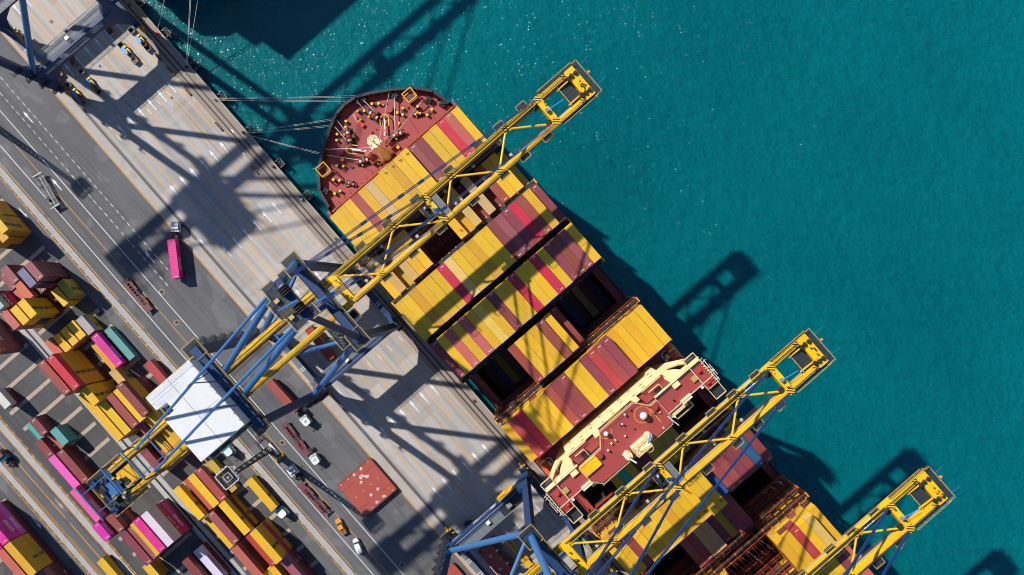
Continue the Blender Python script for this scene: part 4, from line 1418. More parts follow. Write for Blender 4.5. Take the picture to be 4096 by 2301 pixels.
# yellow square platforms hanging over the bulwark
for sx, sy in ((1638, 381), (1293, 679)):
    b = MB(); p = at(sx, sy, 17.6)
    for q in (1.55, 1.35):
        z = 18.0 if q > 1.5 else 15.5
        pts = [(p.x - q, p.y - q, z), (p.x + q, p.y - q, z), (p.x + q, p.y + q, z), (p.x - q, p.y + q, z)]
        for i in range(4):
            b.beam(pts[i], pts[(i + 1) % 4], 0.22, 0.22, YEL)
    for i in range(4):
        sxn, syn = ((-1, -1), (1, -1), (1, 1), (-1, 1))[i]
        b.beam((p.x + sxn * 1.55, p.y + syn * 1.55, 18), (p.x + sxn * 1.35, p.y + syn * 1.35, 14.5), 0.2, 0.2, YEL)
        for k in range(1, 5):
            t = k / 5
            x2, y2 = ((-1, -1), (1, -1), (1, 1), (-1, 1))[(i + 1) % 4]
            b.beam((p.x + (sxn + (x2 - sxn) * t) * 1.55, p.y + (syn + (y2 - syn) * t) * 1.55, 18), (p.x + (sxn + (x2 - sxn) * t) * 1.4, p.y + (syn + (y2 - syn) * t) * 1.4, 16.2), 0.07, 0.07, YEL)
    b.quad(p.x - 1.3, p.x + 1.3, p.y - 1.3, p.y + 1.3, 15.3, MAR)
    b.build('lookout_platform', ship)
# fairleads: black roller boxes on the bulwark
for sx, sy in ((1425, 404), (1455, 399), (1580, 386), (1341, 478), (1348, 467), (1300, 622), (1304, 765), (1716, 400), (1770, 417)):
    b = MB(); p = at(sx, sy, 15.3)
    b.cbox((p.x, p.y, 15.2), 1.7, 1.7, 1.3, BLACK, R(20))
    b.cyl((p.x - 0.3, p.y - 0.3, 15.8), 0.3, 0.4, DARK, 8)
    b.cyl((p.x + 0.35, p.y + 0.3, 15.8), 0.3, 0.4, DARK, 8)
    b.build('fairlead', ship)
b = MB()
for i in range(22):
    t = i / 21
    p = Vector((-53.2 + 0.6 * math.sin(i), SIDE0 + 3 + 45 * t, 14.5))
    b.box(-51.2, -50.9, p.y - 1.05, p.y + 1.05, 13.2, 17.5, ORS if i % 2 else REDS)
    b.beam((-52.8, p.y, 14.5), (-51.1, p.y, 17.4), 0.16, 0.16, REDS)
b.box(-51.3, -50.8, SIDE0 + 2, SIDE1 - 2, 17.4, 17.6, REDS)
b.build('breakwater', ship)
b = MB()
p0, p1 = at(1414, 459, 15.5), at(1430, 490, 15.2)
b.beam(p0, p1, 0.28, 0.28, CREAM)
p = at(1445, 497, 15.2)
b.cbox((p.x, p.y, 14.9), 1.8, 1.1, 0.7, RED, R(10)); b.cbox((p.x - 1.1, p.y + 0.3, 15.1), 0.5, 1.4, 0.5, YEL2, R(10))
b.build('stores_davit', ship)
random.seed(5)
for k in range(26):
    b = MB()
    x = random.uniform(-66, -54)
    lim = 20 - max(0, (-x - 56)) * 1.1
    y = SC0 + random.uniform(-lim, lim)
    b.cbox((x, y, 14.5 + 0.2), random.uniform(0.25, 0.9), random.uniform(0.25, 0.9), 0.4, random.choice((REDS, RUST, REDS, DARK, YEL2)), random.uniform(0, 1.5))
    b.build('deck_box', ship)
# foremast: cream platform on a triangular column
b = MB()
top = at(1512, 581, 37)
bs = at(1556, 632, 15)
b.tube((bs.x, bs.y, 14.5), (bs.x, bs.y, 36.4), 1.0, CREAM, 12, 0.65)
b.plate([(bs.x - 0.3, bs.y - 2.2, 14.5), (bs.x - 0.3, bs.y + 2.2, 14.5), (bs.x - 0.3, bs.y + 0.7, 30), (bs.x - 0.3, bs.y - 0.7, 30)], (1, 0, 0), 0.3, CREAM)
oc = []
for j in range(8):
    t = math.pi * (j + 0.5) / 4
    oc.append((bs.x - 0.6 + 1.75 * math.cos(t), bs.y + 1.6 * math.sin(t)))
b.prism(oc, 36.4, 36.7, CREAM)
b.rail([(x, y, 36.7) for x, y in oc], WHT, 1.0, 0.06, close=True, step=1.4)
b.cyl((bs.x, bs.y, 36.7), 0.22, 5.0, CREAM, 8)
b.cbox((bs.x, bs.y, 39.5), 0.5, 2.4, 0.3, CREAM)
for s in (-1, 1):
    b.cbox((bs.x + 0.6, bs.y + s * 1.5, 37.4), 0.7, 0.5, 0.5, LAMP)
b.build('foremast', ship)
# wire stays
b = MB()
for a, c in (((1512, 581, 39), (1557, 372, 17)), ((1512, 590, 36), (1300, 598, 16)), ((1530, 600, 36), (1690, 400, 17))):
    b.tube(at(*a), at(*c), 0.055, ROPE, 5)
b.build('stay_wire', ship)
# mooring ropes running over the deck
b = MB()
for a, c in (((1427, 405), (1487, 470)), ((1453, 400), (1508, 456)), ((1577, 386), (1581, 540)), ((1345, 478), (1400, 546)), ((1337, 505), (1385, 560)), ((1302, 620), (1450, 643))):
    b.tube(at(*a, 15.9), at(*c, 15.5), 0.11, ROPE, 6)
b.build('deck_rope', ship)
# lamps and clutter between the girders read as floodlights on the lashing bridges

# ------------------------------------------------------------------ ship-to-shore cranes (local x along the quay, y as in the world)
WS, LS = -34.5, -65.2
BT = 59.4          # top of boom and girder
GX = 3.62          # girder offset


def bogie(b, x, y):
    for k in range(4):
        xx = x + (k - 1.5) * 1.55
        b.cbox((xx, y, 0.75), 1.35, 0.9, 0.9, YEL2)
        for dx in (-0.35, 0.35):
            b.tube((xx + dx, y - 0.28, 0.36), (xx + dx, y + 0.28, 0.36), 0.33, RUST, 10)
        b.cbox((xx, y + 0.75, 0.9), 0.6, 0.7, 0.6, YEL2)
    for k in (-1, 1):
        b.cbox((x + k * 1.55, y, 1.55), 2.6, 0.75, 0.75, YEL2)
    b.cbox((x, y, 2.35), 3.4, 0.9, 0.85, YEL2)
    b.cbox((x + (3.6 if x > 0 else -3.6), y, 0.9), 0.5, 0.6, 0.7, YEL)


def crane(label, u0, number, reel=False, full=True):
    t = thing('container_crane', label, 'crane', (u0, 0, 0), 0, 'blue and yellow quay cranes')
    xs = (-11.6, 11.6)
    # bogies and sills
    for x in xs:
        for y in (WS, LS):
            b = MB(); bogie(b, x * 0.93, y); b.build('bogie', t)
    for y in (WS, LS):
        b = MB()
        b.beam((-12.6, y, 4.0), (12.6, y, 4.0), 1.7, 2.0, BLU)
        b.beam((-13.2, y, 3.2), (-9.5, y, 3.2), 2.0, 1.0, BLU)
        b.beam((9.5, y, 3.2), (13.2, y, 3.2), 2.0, 1.0, BLU)
        b.quad(-8.5, 8.5, y - 0.75, y + 0.75, 5.02, GRATEL if y == LS else BLU)
        for x in (-3.0, -2.2, 2.2, 3.0):
            b.quad(x - 0.1, x + 0.1, y - 0.8, y + 0.8, 5.04, LINEW)
        b.build('sill_beam', t)
    # legs
    for x in xs:
        s = 1 if x > 0 else -1
        for y in (WS, LS):
            b = MB()
            w = 1.75 if y == WS else 2.0
            b.beam((x, y, 4.5), (x, y, 13.2), w, 2.3, BLU, w2=w, h2=3.0)
            b.beam((x, y, 13.2), (s * 11.2, y, 61.6), w, 2.0, BLU, w2=w * 0.92, h2=1.9)
            d = 1 if y == LS else -1
            b.plate([(x - 0.7, y + d * 1.0, 5.0), (x - 0.7, y + d * 3.4, 9.6), (x - 0.7, y + d * 7.5, 12.4), (x - 0.7, y + d * 1.0, 12.4)], (1, 0, 0), 1.4, BLU)
            b.plate([(x - 0.7, y + d * 0.9, 16.4), (x - 0.7, y + d * 4.0, 16.4), (x - 0.7, y + d * 0.9, 21.5)], (1, 0, 0), 1.4, BLU)
            b.plate([(x - s * 0.8, y - 0.6, 5.0), (x - s * 4.0, y - 0.6, 5.0), (x - s * 0.8, y - 0.6, 10.5)], (0, 1, 0), 1.2, BLU)
            b.build('leg', t)
    # stairs and landings up the landside legs
    for x in xs:
        s = 1 if x > 0 else -1
        b = MB()
        for k in range(9 if s < 0 else 4):
            z = 6 + k * 6.2
            xx = x + s * 1.2
            b.box(min(xx, xx + s * 1.2), max(xx, xx + s * 1.2), LS - 1.7, LS + 1.4, z, z + 0.08, GRATE)
            b.rail([(xx, LS - 1.7, z), (xx + s * 1.2, LS - 1.7, z), (xx + s * 1.2, LS + 1.4, z), (xx, LS + 1.4, z)], DARK, 1.1, 0.05, step=1.4)
            if k:
                b.beam((xx + s * 0.6, LS - 1.8, z - 6.2), (xx + s * 0.6, LS + 1.7, z), 0.9, 0.12, GRATE)
        b.build('stair', t)
    # portal side beams with walkways
    for x in xs:
        s = 1 if x > 0 else -1
        b = MB()
        b.box(x - 0.85, x + 0.85, LS + 0.5, WS - 0.5, 12.3, 16.3, BLU)
        pbm = b.build('portal_beam', t)
        b = MB()
        xa, xb = x - s * 0.7, x - s * 3.3
        b.box(min(xa, xb), max(xa, xb), LS + 2.0, WS - 2.0, 16.32, 16.42, GRATEL)
        for yy in range(int(LS) + 3, int(WS) - 2, 2):
            b.box(min(xa, xb), max(xa, xb), yy - 0.05, yy + 0.05, 16.43, 16.47, GREY)
        for xx in (xa + s * 0.9, xb):
            b.rail([(xx, LS + 2.2, 16.4), (xx, WS - 2.2, 16.4)], GREY, 1.1, 0.06)
        b.cbox((x - s * 1.3, -50.3, 16.9), 0.9, 1.2, 0.8, LAMP)
        b.cbox((x - s * 3.6, -49.3, 16.6), 0.6, 0.9, 0.6, DARK)
        b.cbox((x - s * 1.2, -60.9, 16.6), 0.9, 0.9, 0.3, HAZ)
        b.build('walkway', pbm)
        # lettering on the outer face of the beam
        fx = x + s * 0.87
        rt = (0, s, 0)
        if True:
            text('THAILAND', 1.75, WHT, (fx, -50.4, 13.6), rt, (0, 0, 1), parent=pbm, spacing=1.0, bold=0.03)
            text('HUTCHISON PORTS', 0.86, WHT, (fx, -50.4, 15.15), rt, (0, 0, 1), parent=pbm, spacing=1.02)
            text('RCQC', 1.2, WHT, (fx, -60.6 if s > 0 else -60.9, 14.0), rt, (0, 0, 1), parent=pbm, spacing=1.05)
            if number:
                text(number, 2.2, WHT, (fx, -57.4, 14.1), rt, (0, 0, 1), parent=pbm, spacing=1.05)
            text('ZPMC', 0.95, WHT, (fx, -42.3, 15.15), rt, (0, 0, 1), parent=pbm, spacing=1.1, bold=0.02)
            b = MB()
            y0 = -56.0 if s > 0 else -45.6
            f = lambda y, z: (fx, y0 + s * y, z)
            b.plate([f(0, 13.7), f(0.95, 13.7), f(0.35, 14.7), f(0, 14.7)], (s, 0, 0), 0.015, WHT)
            b.plate([f(0.15, 15.0), f(0.15, 16.1), f(1.9, 16.1), f(0.75, 15.0)], (s, 0, 0), 0.015, WHT)
            b.plate([f(1.15, 13.7), f(2.1, 13.7), f(2.1, 15.9), f(0.8, 14.75)], (s, 0, 0), 0.015, WHT)
            y0 = -42.3
            for (ya, yb, za, zb) in ((-2.0, 2.0, 15.75, 15.83), (-2.0, 2.0, 14.55, 14.63), (-2.05, -1.97, 14.6, 15.8), (1.97, 2.05, 14.6, 15.8)):
                b.box(fx - 0.015, fx + 0.015, y0 + ya, y0 + yb, za, zb, WHT)
            for k in range(6):
                b.box(fx - 0.015, fx + 0.015, y0 - 1.7 + k * 0.62, y0 - 1.35 + k * 0.62, 13.75, 14.2, WHT)
            b.build('emblem', pbm)
    if reel:
        b = MB()
        yr = -40.8
        xr = -13.8
        ctr = (xr, yr, 17.8)
        for r_, q in ((3.1, 0.16), (0.55, 0.5)):
            b.tube((xr - q, yr, 17.8), (xr + q, yr, 17.8), r_, YEL, 32)
        for k in range(24):
            a = 2 * math.pi * k / 24
            b.beam((xr - 0.22, yr + 0.5 * math.cos(a), 17.8 + 0.5 * math.sin(a)), (xr - 0.22, yr + 3.0 * math.cos(a), 17.8 + 3.0 * math.sin(a)), 0.12, 0.14, YEL2)
        b.build('cable_reel', t)
        b = MB()
        b.box(-10.9, -8.2, -45.6, -37.0, 16.45, 16.6, DARK)
        b.cbox((-10.2, -42.3, 17.2), 1.2, 1.6, 1.2, GREY)
        b.build('reel_deck', t)
    # upper frames
    for y in (WS, LS):
        b = MB()
        z = 62.2 if y == WS else 61.2
        b.box(-12.1, 12.1, y - 1.0, y + 1.0, z - 1.4, z + 0.7, BLU)
        ubm = b.build('upper_beam', t)
        b = MB()
        for s in (-1, 1):
            for (a, c) in ((s * 9.2, s * 13.6),):
                a, c = min(a, c), max(a, c)
                b.box(a, c, y - 2.1, y - 1.05, z - 0.1, z, GRATE)
                b.box(a, c, y + 1.05, y + 2.1, z - 0.1, z, GRATE)
                b.box(min(s * 12.2, s * 13.6), max(s * 12.2, s * 13.6), y - 1.04, y + 1.04, z - 0.1, z, GRATE)
                b.rail([(a, y - 2.1, z), (c, y - 2.1, z), (c, y + 2.1, z), (a, y + 2.1, z)], RAILY, 1.1, 0.045, close=True, step=1.6)
        b.box(-9, 9, y + 1.05, y + 2.0, z - 0.1, z, GRATE)
        b.rail([(-9, y + 2.0, z), (9, y + 2.0, z)], RAILY, 1.1, 0.045)
        b.rail([(-9, y - 1.1, z + 0.7), (9, y - 1.1, z + 0.7)], RAILY, 1.0, 0.05)
        b.build('landing', ubm)
    # side diagonals and knee braces
    for s in (-1, 1):
        b = MB()
        b.tube((s * 11.3, WS - 0.6, 58.5), (s * 11.6, LS + 0.9, 17.2), 0.82, BLU2, 14)
        b.build('diagonal_brace', t)
        b = MB()
        b.tube((s * 11.0, WS - 0.5, 57.5), (s * 3.9, -49.5, 58.3), 0.5, BLU2, 10)
        b.build('knee_brace', t)
    b = MB()
    b.tube((-GX, -49.5, 58.8), (GX, -49.5, 58.8), 0.36, BLU2, 8)
    b.build('cross_tie', t)
    # girders (landside) and boom
    for s in (-1, 1):
        b = MB()
        b.box(s * GX - 0.62, s * GX + 0.62, -100.5, -31.6, BT - 2.1, BT, YEL)
        b.box(s * GX - 0.62 - (0.28 if s > 0 else 0), s * GX + 0.62 + (0.28 if s < 0 else 0), -100.5, -31.6, BT - 2.4, BT - 2.12, RUST)
        x = s * GX + s * 0.9
        for y in range(-99, -32, 2):
            b.box(min(x - s * 0.28, x + s * 0.12), max(x - s * 0.28, x + s * 0.12), y, y + 1.9, BT - 0.35, BT - 0.28, YEL2)
        b.rail([(x + s * 0.1, -100, BT - 0.3), (x + s * 0.1, -32, BT - 0.3)], DARK, 1.1, 0.05)
        b.rail([(s * GX - s * 0.1, -100, BT), (s * GX - s * 0.1, -32, BT)], DARK, 0.5, 0.05)
        b.build('girder', t)
        b = MB()
        b.box(s * GX - 0.62, s * GX + 0.62, -30.2, 44.6, BT - 2.0, BT, YEL)
        xi = s * GX - s * 0.85
        b.box(xi - 0.2, xi + 0.2, -30, 42, BT - 1.9, BT - 1.6, RUST)
        b.box(xi - 0.07, xi + 0.07, -30, 42, BT - 1.6, BT - 1.5, STEELW)
        b.rail([(s * GX + s * 0.15, -29, BT), (s * GX + s * 0.15, 42, BT)], DARK, 0.45, 0.05)
        bom = b.build('boom', t)
        b = MB()
        xa, xb = s * GX + s * 0.63, s * GX + s * 1.35
        b.box(min(xa, xb), max(xa, xb), 34.5, 45.0, BT - 0.45, BT - 0.37, GRATE)
        xq = s * GX + s * 0.85
        b.box(min(xa, xq), max(xa, xq), -30, 32, BT - 1.35, BT - 1.27, GREY)
        b.rail([(s * GX + s * 0.4, -30, BT), (s * GX + s * 0.4, 32, BT)], DARK, 0.5, 0.05)
        b.rail([(xb, 34.5, BT - 0.4), (xb, 45, BT - 0.4)], RAILY, 1.1, 0.045)
        for yy in (16.0, 22.5, 29.5, -3.5, -12.2, 6.8, -20.5):
            xc = s * GX + s * 1.85
            b.box(min(xa, xc), max(xa, xc), yy - 1.3, yy + 1.3, BT - 0.3, BT - 0.22, GRATE)
            b.rail([(xa, yy - 1.3, BT - 0.25), (xc, yy - 1.3, BT - 0.25), (xc, yy + 1.3, BT - 0.25), (xa, yy + 1.3, BT - 0.25)], RAILY, 1.1, 0.0455, step=1.6)
        b.build('walkway', bom)
        # hazard striped node plates
        for yy in ((-11.7, 6.3, 23.4) if s < 0 else (-21.0, 15.8)):
            b = MB(); b.box(s * GX - 0.72, s * GX + 0.72, yy - 0.8, yy + 0.8, BT + 0.004, BT + 0.08, HAZ); b.build('hazard_plate', bom)
        for yy in (-1.5, 33.5):
            b = MB(); b.box(min(s * 2.6, s * GX + s * 0.7), max(s * 2.6, s * GX + s * 0.7), yy - 0.75, yy + 0.75, BT + 0.84, BT + 0.9, HAZ); b.build('hazard_plate', bom)
        b = MB(); b.box(s * GX - 0.6, s * GX + 0.6, 41.0, 42.2, BT + 0.004, BT + 0.06, HAZ); b.build('hazard_plate', bom)
        # floodlights below the girder
        for yy in (-25, -17, -9.0, 3.0, 12.0, 20.5):
            b = MB()
            b.cbox((s * (GX - 1.7), yy, BT - 1.8), 0.7, 0.7, 0.4, STEELW)
            b.beam((s * (GX - 1.7), yy, BT - 1.6), (s * (GX - 0.5), yy, BT - 1.2), 0.14, 0.14, GREY)
            b.build('floodlight', bom)
    # boom cross beams
    for yy, w, h in ((-30.4, 1.9, 2.0), (-1.5, 1.5, 2.2), (33.5, 1.6, 2.4), (43.6, 2.5, 2.2)):
        b = MB()
        b.box(-GX - 0.63, GX + 0.63, yy - w / 2, yy + w / 2, BT + 0.82 - h if yy in (-1.5, 33.5) else BT + 0.25 - h, BT + (0.82 if yy in (-1.5, 33.5) else 0.25), YEL)
        for k in range(5):
            b.cbox((random.uniform(-2.5, 2.5), yy + random.uniform(-0.6, 0.6), BT + 1.0), 0.35, 0.35, 0.4, random.choice((YEL2, DARK, YEL)))
        b.build('cross_beam', t)
    # zigzag bracing
    zz = [(-1, -29.6), (1, -21.0), (-1, -11.7), (1, -2.4)]
    z2 = [(1, -0.8), (-1, 6.3), (1, 15.8), (-1, 23.4), (1, 32.8)]
    for pts in (zz, z2):
        for (a, ya), (c, yc) in zip(pts, pts[1:]):
            b = MB()
            b.tube((a * (GX - 0.4), ya, BT - 0.5), (c * (GX - 0.4), yc, BT - 0.5), 0.26, YEL, 8)
            for q, yq in ((a, ya), (c, yc)):
                b.plate([(q * (GX - 0.2), yq - 1.1, BT - 0.35), (q * (GX - 0.2), yq + 1.1, BT - 0.35), (q * (GX - 1.4), yq + (0.7 if (c if q == a else a) != q and ((yc if q == a else ya) > yq) else -0.7), BT - 0.35)], (0, 0, 1), 0.12, YEL)
            b.build('boom_brace', t)
    # platform and blue gear along the middle cross beam
    b = MB()
    b.box(-2.6, 3.0, -0.7, 1.0, BT - 0.1, BT, GRATEL)
    b.rail([(-2.6, 1.0, BT), (3.0, 1.0, BT)], RAILY, 1.1, 0.045)
    b.box(-2.2, 1.6, -4.4, -2.3, BT - 0.3, BT - 0.2, GRATE)
    b.rail([(-2.2, -4.4, BT - 0.2), (1.6, -4.4, BT - 0.2), (1.6, -2.3, BT - 0.2)], RAILY, 1.1, 0.05, step=1.2)
    for k in range(4):
        b.cbox((0.2 + k * 0.5, -1.8 + 0.6 * (k % 2), BT + 1.2), 0.7, 0.6, 0.8, random.choice((NAVY, BLU2, GREY, NAVY)))
    b.cbox((-1.6, -3.2, BT + 0.2), 0.5, 0.5, 0.6, WHT)
    b.cbox((0.6, -3.4, BT + 0.3), 0.6, 0.6, 0.6, NAVY)
    b.build('mid_platform', t)
    # tip: end platform, sheaves
    b = MB()
    b.box(-GX - 1.0, GX + 1.2, 44.9, 46.3, BT - 0.5, BT - 0.42, GRATE)
    b.box(-GX + 0.9, GX - 0.9, 38.9, 42.3, BT - 1.2, BT - 1.1, GRATE)
    for x in range(-3, 4):
        b.box(x - 0.03, x + 0.03, 38.9, 42.3, BT - 1.09, BT - 1.05, DARK)
    b.rail([(-GX - 1.0, 44.9, BT - 0.45), (-GX - 1.0, 46.3, BT - 0.45), (GX + 1.2, 46.3, BT - 0.45), (GX + 1.2, 44.2, BT - 0.45)], RAILY, 1.1, 0.05)
    b.rail([(-GX + 0.9, 38.9, BT - 1.1), (GX - 0.9, 38.9, BT - 1.1)], RAILY, 1.0, 0.06)
    for s in (-1, 1):
        b.beam((s * 2.2, 42.6, BT - 0.4), (s * 2.2, 38.4, BT - 0.9), 0.3, 0.4, YEL)
    b.build('tip_platform', t)
    for s in (-1, 1):
        b = MB()
        for dx, dy in ((0, 0), (0.1, 1.5), (-s * 0.2, -1.2)):
            b.tube((s * 2.6 + dx - 0.3, 42.9 + dy * 0.8, BT + 0.55), (s * 2.6 + dx + 0.3, 43.1 + dy * 0.8, BT + 0.55), 0.5, DARK, 12)
        b.tube((s * 2.4 - 0.5, 32.0, BT - 0.6), (s * 2.4 + 0.5, 32.0, BT - 0.6), 0.75, DARK, 14)
        b.build('sheave', t)
    b = MB()
    b.beam((0.1, 33.6, BT + 1.4), (0.7, 37.6, BT + 1.9), 0.16, 0.16, SKYB)
    b.cbox((0.0, 33.4, BT + 1.4), 0.8, 0.8, 0.8, GREY)
    b.beam((-3, 46.3, BT + 1.5), (-3.2, 48.6, BT + 1.6), 0.1, 0.1, BLU2)
    b.beam((3, 46.3, BT + 1.5), (3.2, 48.6, BT + 1.6), 0.1, 0.1, BLU2)
    b.cbox((-0.6, 46.9, BT), 0.5, 0.6, 0.4, MATS['car_orange'])
    b.build('service_jib', t)
    # hoist ropes
    b = MB()
    for k in range(6):
        x = -2.1 + k * 0.22 if k < 3 else 1.6 + (k - 3) * 0.22
        b.tube((x, -95, BT - 1.0), (x, 32, BT - 1.0), 0.03, DARK, 4)
    for k in range(4):
        x = 0.3 * k - 0.6
        b.tube((x * 4.5, WS + 0.5, 91.5), (x * 4.0, -1.5, BT + 0.8), 0.035, DARK, 4)
        b.tube((x * 5.5, WS - 1, 91.0), (x * 2.0, -66, 66.5), 0.035, DARK, 4)
    b.build('hoist_rope', t)
    # A-frame and stays
    AY, AZ = -33.2, 92.0
    for s in (-1, 1):
        b = MB()
        b.tube((s * 11.0, WS, 62.4), (s * 4.1, AY, AZ - 0.8), 0.86, BLU if s > 0 else BLU2, 14, 0.72)  # sunward leg lighter, the other darker: sun and shade put into the colour
        b.build('a_frame_leg', t)
        b = MB()
        b.tube((s * 4.0, AY - 0.4, AZ - 0.8), (s * 3.5, LS + 1.0, BT + 0.2), 0.78, BLU2, 14, 0.72)
        b.build('back_leg', t)
        b = MB()
        m = Vector((s * 3.6, -65.2, 74.9))
        b.tube((s * 3.9, AY - 1.0, AZ - 0.2), m, 0.34, BLU2, 8)
        b.tube(m, (s * 3.45, -91.6, BT + 0.4), 0.33, BLU2 if s else NAVY, 8)
        b.cbox(m, 0.5, 2.4, 0.5, NAVY)
        for dx in (-1.6, 1.9):
            b.beam(m, (s * 3.6 + dx, LS + 0.4, 61.8), 0.22, 0.22, NAVY)
        b.build('back_stay', t)
        for k, (ye, z0, off) in enumerate(((-1.8, AZ - 0.4, 0.25), (32.6, AZ + 0.2, -0.1))):
            b = MB()
            A, C_ = Vector((s * (4.0 - 0.15 * k), AY + 0.9, z0)), Vector((s * (GX + 0.15 - 0.1 * k), ye, BT + 1.0))
            for dx in (-0.17, 0.17):
                b.beam(A + Vector((dx, 0, 0)), C_ + Vector((dx, 0, 0)), 0.15, 0.4, NAVY)
            for f in (0.28, 0.42, 0.5, 0.72):
                p = A.lerp(C_, f)
                d = (C_ - A).normalized()
                b.beam(p - d * 0.7, p + d * 0.7, 0.62, 0.5, NAVY)
            b.build('fore_stay', t)
    b = MB()
    b.box(-4.9, 4.9, AY - 0.75, AY + 0.75, AZ - 1.5, AZ, BLU)
    b.box(-5.4, 5.4, AY - 3.3, AY - 0.76, AZ - 0.2, AZ - 0.1, GRATE)
    b.box(-5.4, -3.0, AY + 0.76, AY + 2.6, AZ - 0.2, AZ - 0.1, GRATE)
    b.box(3.0, 5.6, AY + 0.76, AY + 2.6, AZ - 0.2, AZ - 0.1, GRATE)
    b.rail([(-5.4, AY - 0.8, AZ - 0.1), (-5.4, AY - 3.3, AZ - 0.1), (-2.2, AY - 3.3, AZ - 0.1), (-2.2, AY - 4.3, AZ - 0.1), (2.0, AY - 4.3, AZ - 0.1), (2.0, AY - 3.3, AZ - 0.1), (5.4, AY - 3.3, AZ - 0.1), (5.4, AY - 0.8, AZ - 0.1)], RAILY, 1.1, 0.05)
    b.rail([(-5.4, AY + 0.8, AZ - 0.1), (-5.4, AY + 2.6, AZ - 0.1), (-3.0, AY + 2.6, AZ - 0.1)], RAILY, 1.1, 0.05)
    b.rail([(3.0, AY + 2.6, AZ - 0.1), (5.6, AY + 2.6, AZ - 0.1), (5.6, AY + 0.8, AZ - 0.1)], RAILY, 1.1, 0.05)
    b.box(-2.2, 2.0, AY - 4.3, AY - 3.31, AZ - 0.2, AZ - 0.1, GRATE)
    b.cbox((-1.6, AY - 2.4, AZ + 0.4), 0.8, 1.0, 0.5, RAILY); b.cbox((2.6, AY - 2.3, AZ + 0.4), 0.8, 1.0, 0.5, RAILY)
    b.cbox((-2.9, AY + 0.2, AZ + 0.5), 1.0, 1.0, 0.9, GREY)
    b.beam((0.2, AY - 3.0, AZ + 1.6), (1.1, AY + 1.2, AZ + 2.2), 0.3, 0.3, BLU2)
    b.build('apex_platform', t)
    for s in (-1, 1):
        b = MB()
        for k in range(4):
            b.tube((s * 2.2 - 0.75 + k * 0.5, AY + 0.1, AZ + 0.5), (s * 2.2 - 0.55 + k * 0.5, AY + 0.1, AZ + 0.5), 1.15, BLACK, 18)
        b.build('apex_sheave', t)
    # clutter in front of the apex: service jib, stair landings
    b = MB()
    b.beam((-1.0, -37.8, 66), (0.4, -31.0, 66.4), 0.5, 0.45, BLU2)
    b.cbox((1.0, -36.0, 64), 1.0, 2.6, 1.4, NAVY)
    b.beam((-0.3, -34.4, 62.8), (-0.3, -34.4, 66.1), 0.4, 0.4, BLU)
    b.build('service_jib', t)
    b = MB()
    b.box(4.6, 11.0, -39.6, -37.0, 58.9, 59.0, GRATE)
    b.rail([(4.6, -39.6, 59), (11.0, -39.6, 59), (11.0, -37.0, 59), (4.6, -37.0, 59)], RAILY, 1.1, 0.05, close=True, step=1.5)
    for k in range(14):
        b.beam((5.0 + 0.45 * k, -39.3 + random.uniform(0, 2), 59.2), (5.0 + 0.45 * k + random.uniform(-0.6, 0.8), -39.0 + random.uniform(0, 2.4), 60.6), 0.13, 0.13, random.choice((GREY, YEL2, BLU, GREY)))
    b.beam((5.2, -43.0, 50), (9.8, -38.2, 58.8), 0.9, 0.12, GRATE)
    b.build('service_deck', t)
    b = MB()
    p = (5.8, -33.6)
    b.box(p[0] - 1.3, p[0] + 1.5, p[1] - 1.4, p[1] + 1.4, 53.0, 55.4, WHT)
    b.box(p[0] - 0.9, p[0] + 0.9, p[1] - 0.2, p[1] + 1.43, 53.4, 55.43, GLASS)
    b.build('cabin', t)
    # machine house
    b = MB()
    hx0, hx1, hy0, hy1, hz0, hz1 = -9.4, 9.4, -78.6, -66.0, 61.9, 66.6
    nx0, nx1, ny = -5.8, -3.2, -75.8
    pts = [(hx0, hy0), (nx0, hy0), (nx0 + 0.1, ny), (nx1, ny), (nx1 + 0.1, hy0), (hx1, hy0), (hx1, hy1), (hx0, hy1)]
    b.prism([(x, y) for x, y in pts], hz0, hz1 - 0.25, WHT)
    ov = 0.18
    rp = [(x + (ov if x > 0 else -ov) * (1 if abs(x) > 9 else 0), y + (ov if y == hy1 else (-ov if y == hy0 else 0))) for x, y in pts]
    b.prism(rp, hz1 - 0.25, hz1, WHT)
    mh = b.build('machine_house', t)
    b = MB()
    for k in range(40):
        x = hx0 + (k + 0.5) * 0.47
        y0 = hy0 if not (nx0 - 0.2 < x < nx1 + 0.3) else ny
        b.box(x - 0.05, x + 0.05, y0, hy1 + 0.15, hz1 + 0.002, hz1 + 0.05, MATS['white_paint'])
    b.box(hx0, hx1, -72.35, -72.25, hz1 + 0.004, hz1 + 0.07, GREY)
    b.beam((1.4, -71.9, hz1 + 0.6), (1.5, -66.2, hz1 + 0.6), 0.09, 0.09, GREY)
    for k in range(9):
        b.cbox((hx0 + 1.5 + k * 2.0, hy1 + 0.2, hz1 + 0.1), 0.25, 0.5, 0.2, GREY)
    b.build('roof_rib', mh)
    b = MB()
    b.box(hx0 - 1.0, hx1 + 1.0, hy0 - 1.0, hy1 + 0.9, 61.5, 61.85, GRATE)
    b.rail([(hx0 - 1.0, hy1, 61.8), (hx0 - 1.0, hy0 - 1.0, 61.8), (hx1 + 1.0, hy0 - 1.0, 61.8), (hx1 + 1.0, hy1, 61.8)], RAILY, 1.1, 0.07)
    b.build('house_platform', t)
    b = MB()
    b.rail([(hx0 + 0.2, hy0 + 0.3, hz1), (hx0 + 0.2, hy1 - 0.2, hz1)], GREY, 1.0, 0.03)
    b.rail([(hx0 + 2.2, hy0 + 0.3, hz1), (hx0 + 2.2, hy1 - 4.5, hz1)], GREY, 1.0, 0.025)
    b.build('roof_rail', mh)
    # rear end: drives, frames
    b = MB()
    b.box(-GX - 0.6, GX + 0.6, -101.3, -100.0, BT - 1.9, BT + 0.1, BLU)
    b.box(-2.4, 2.2, -99.6, -95.6, BT - 1.6, BT - 0.6, YEL2)
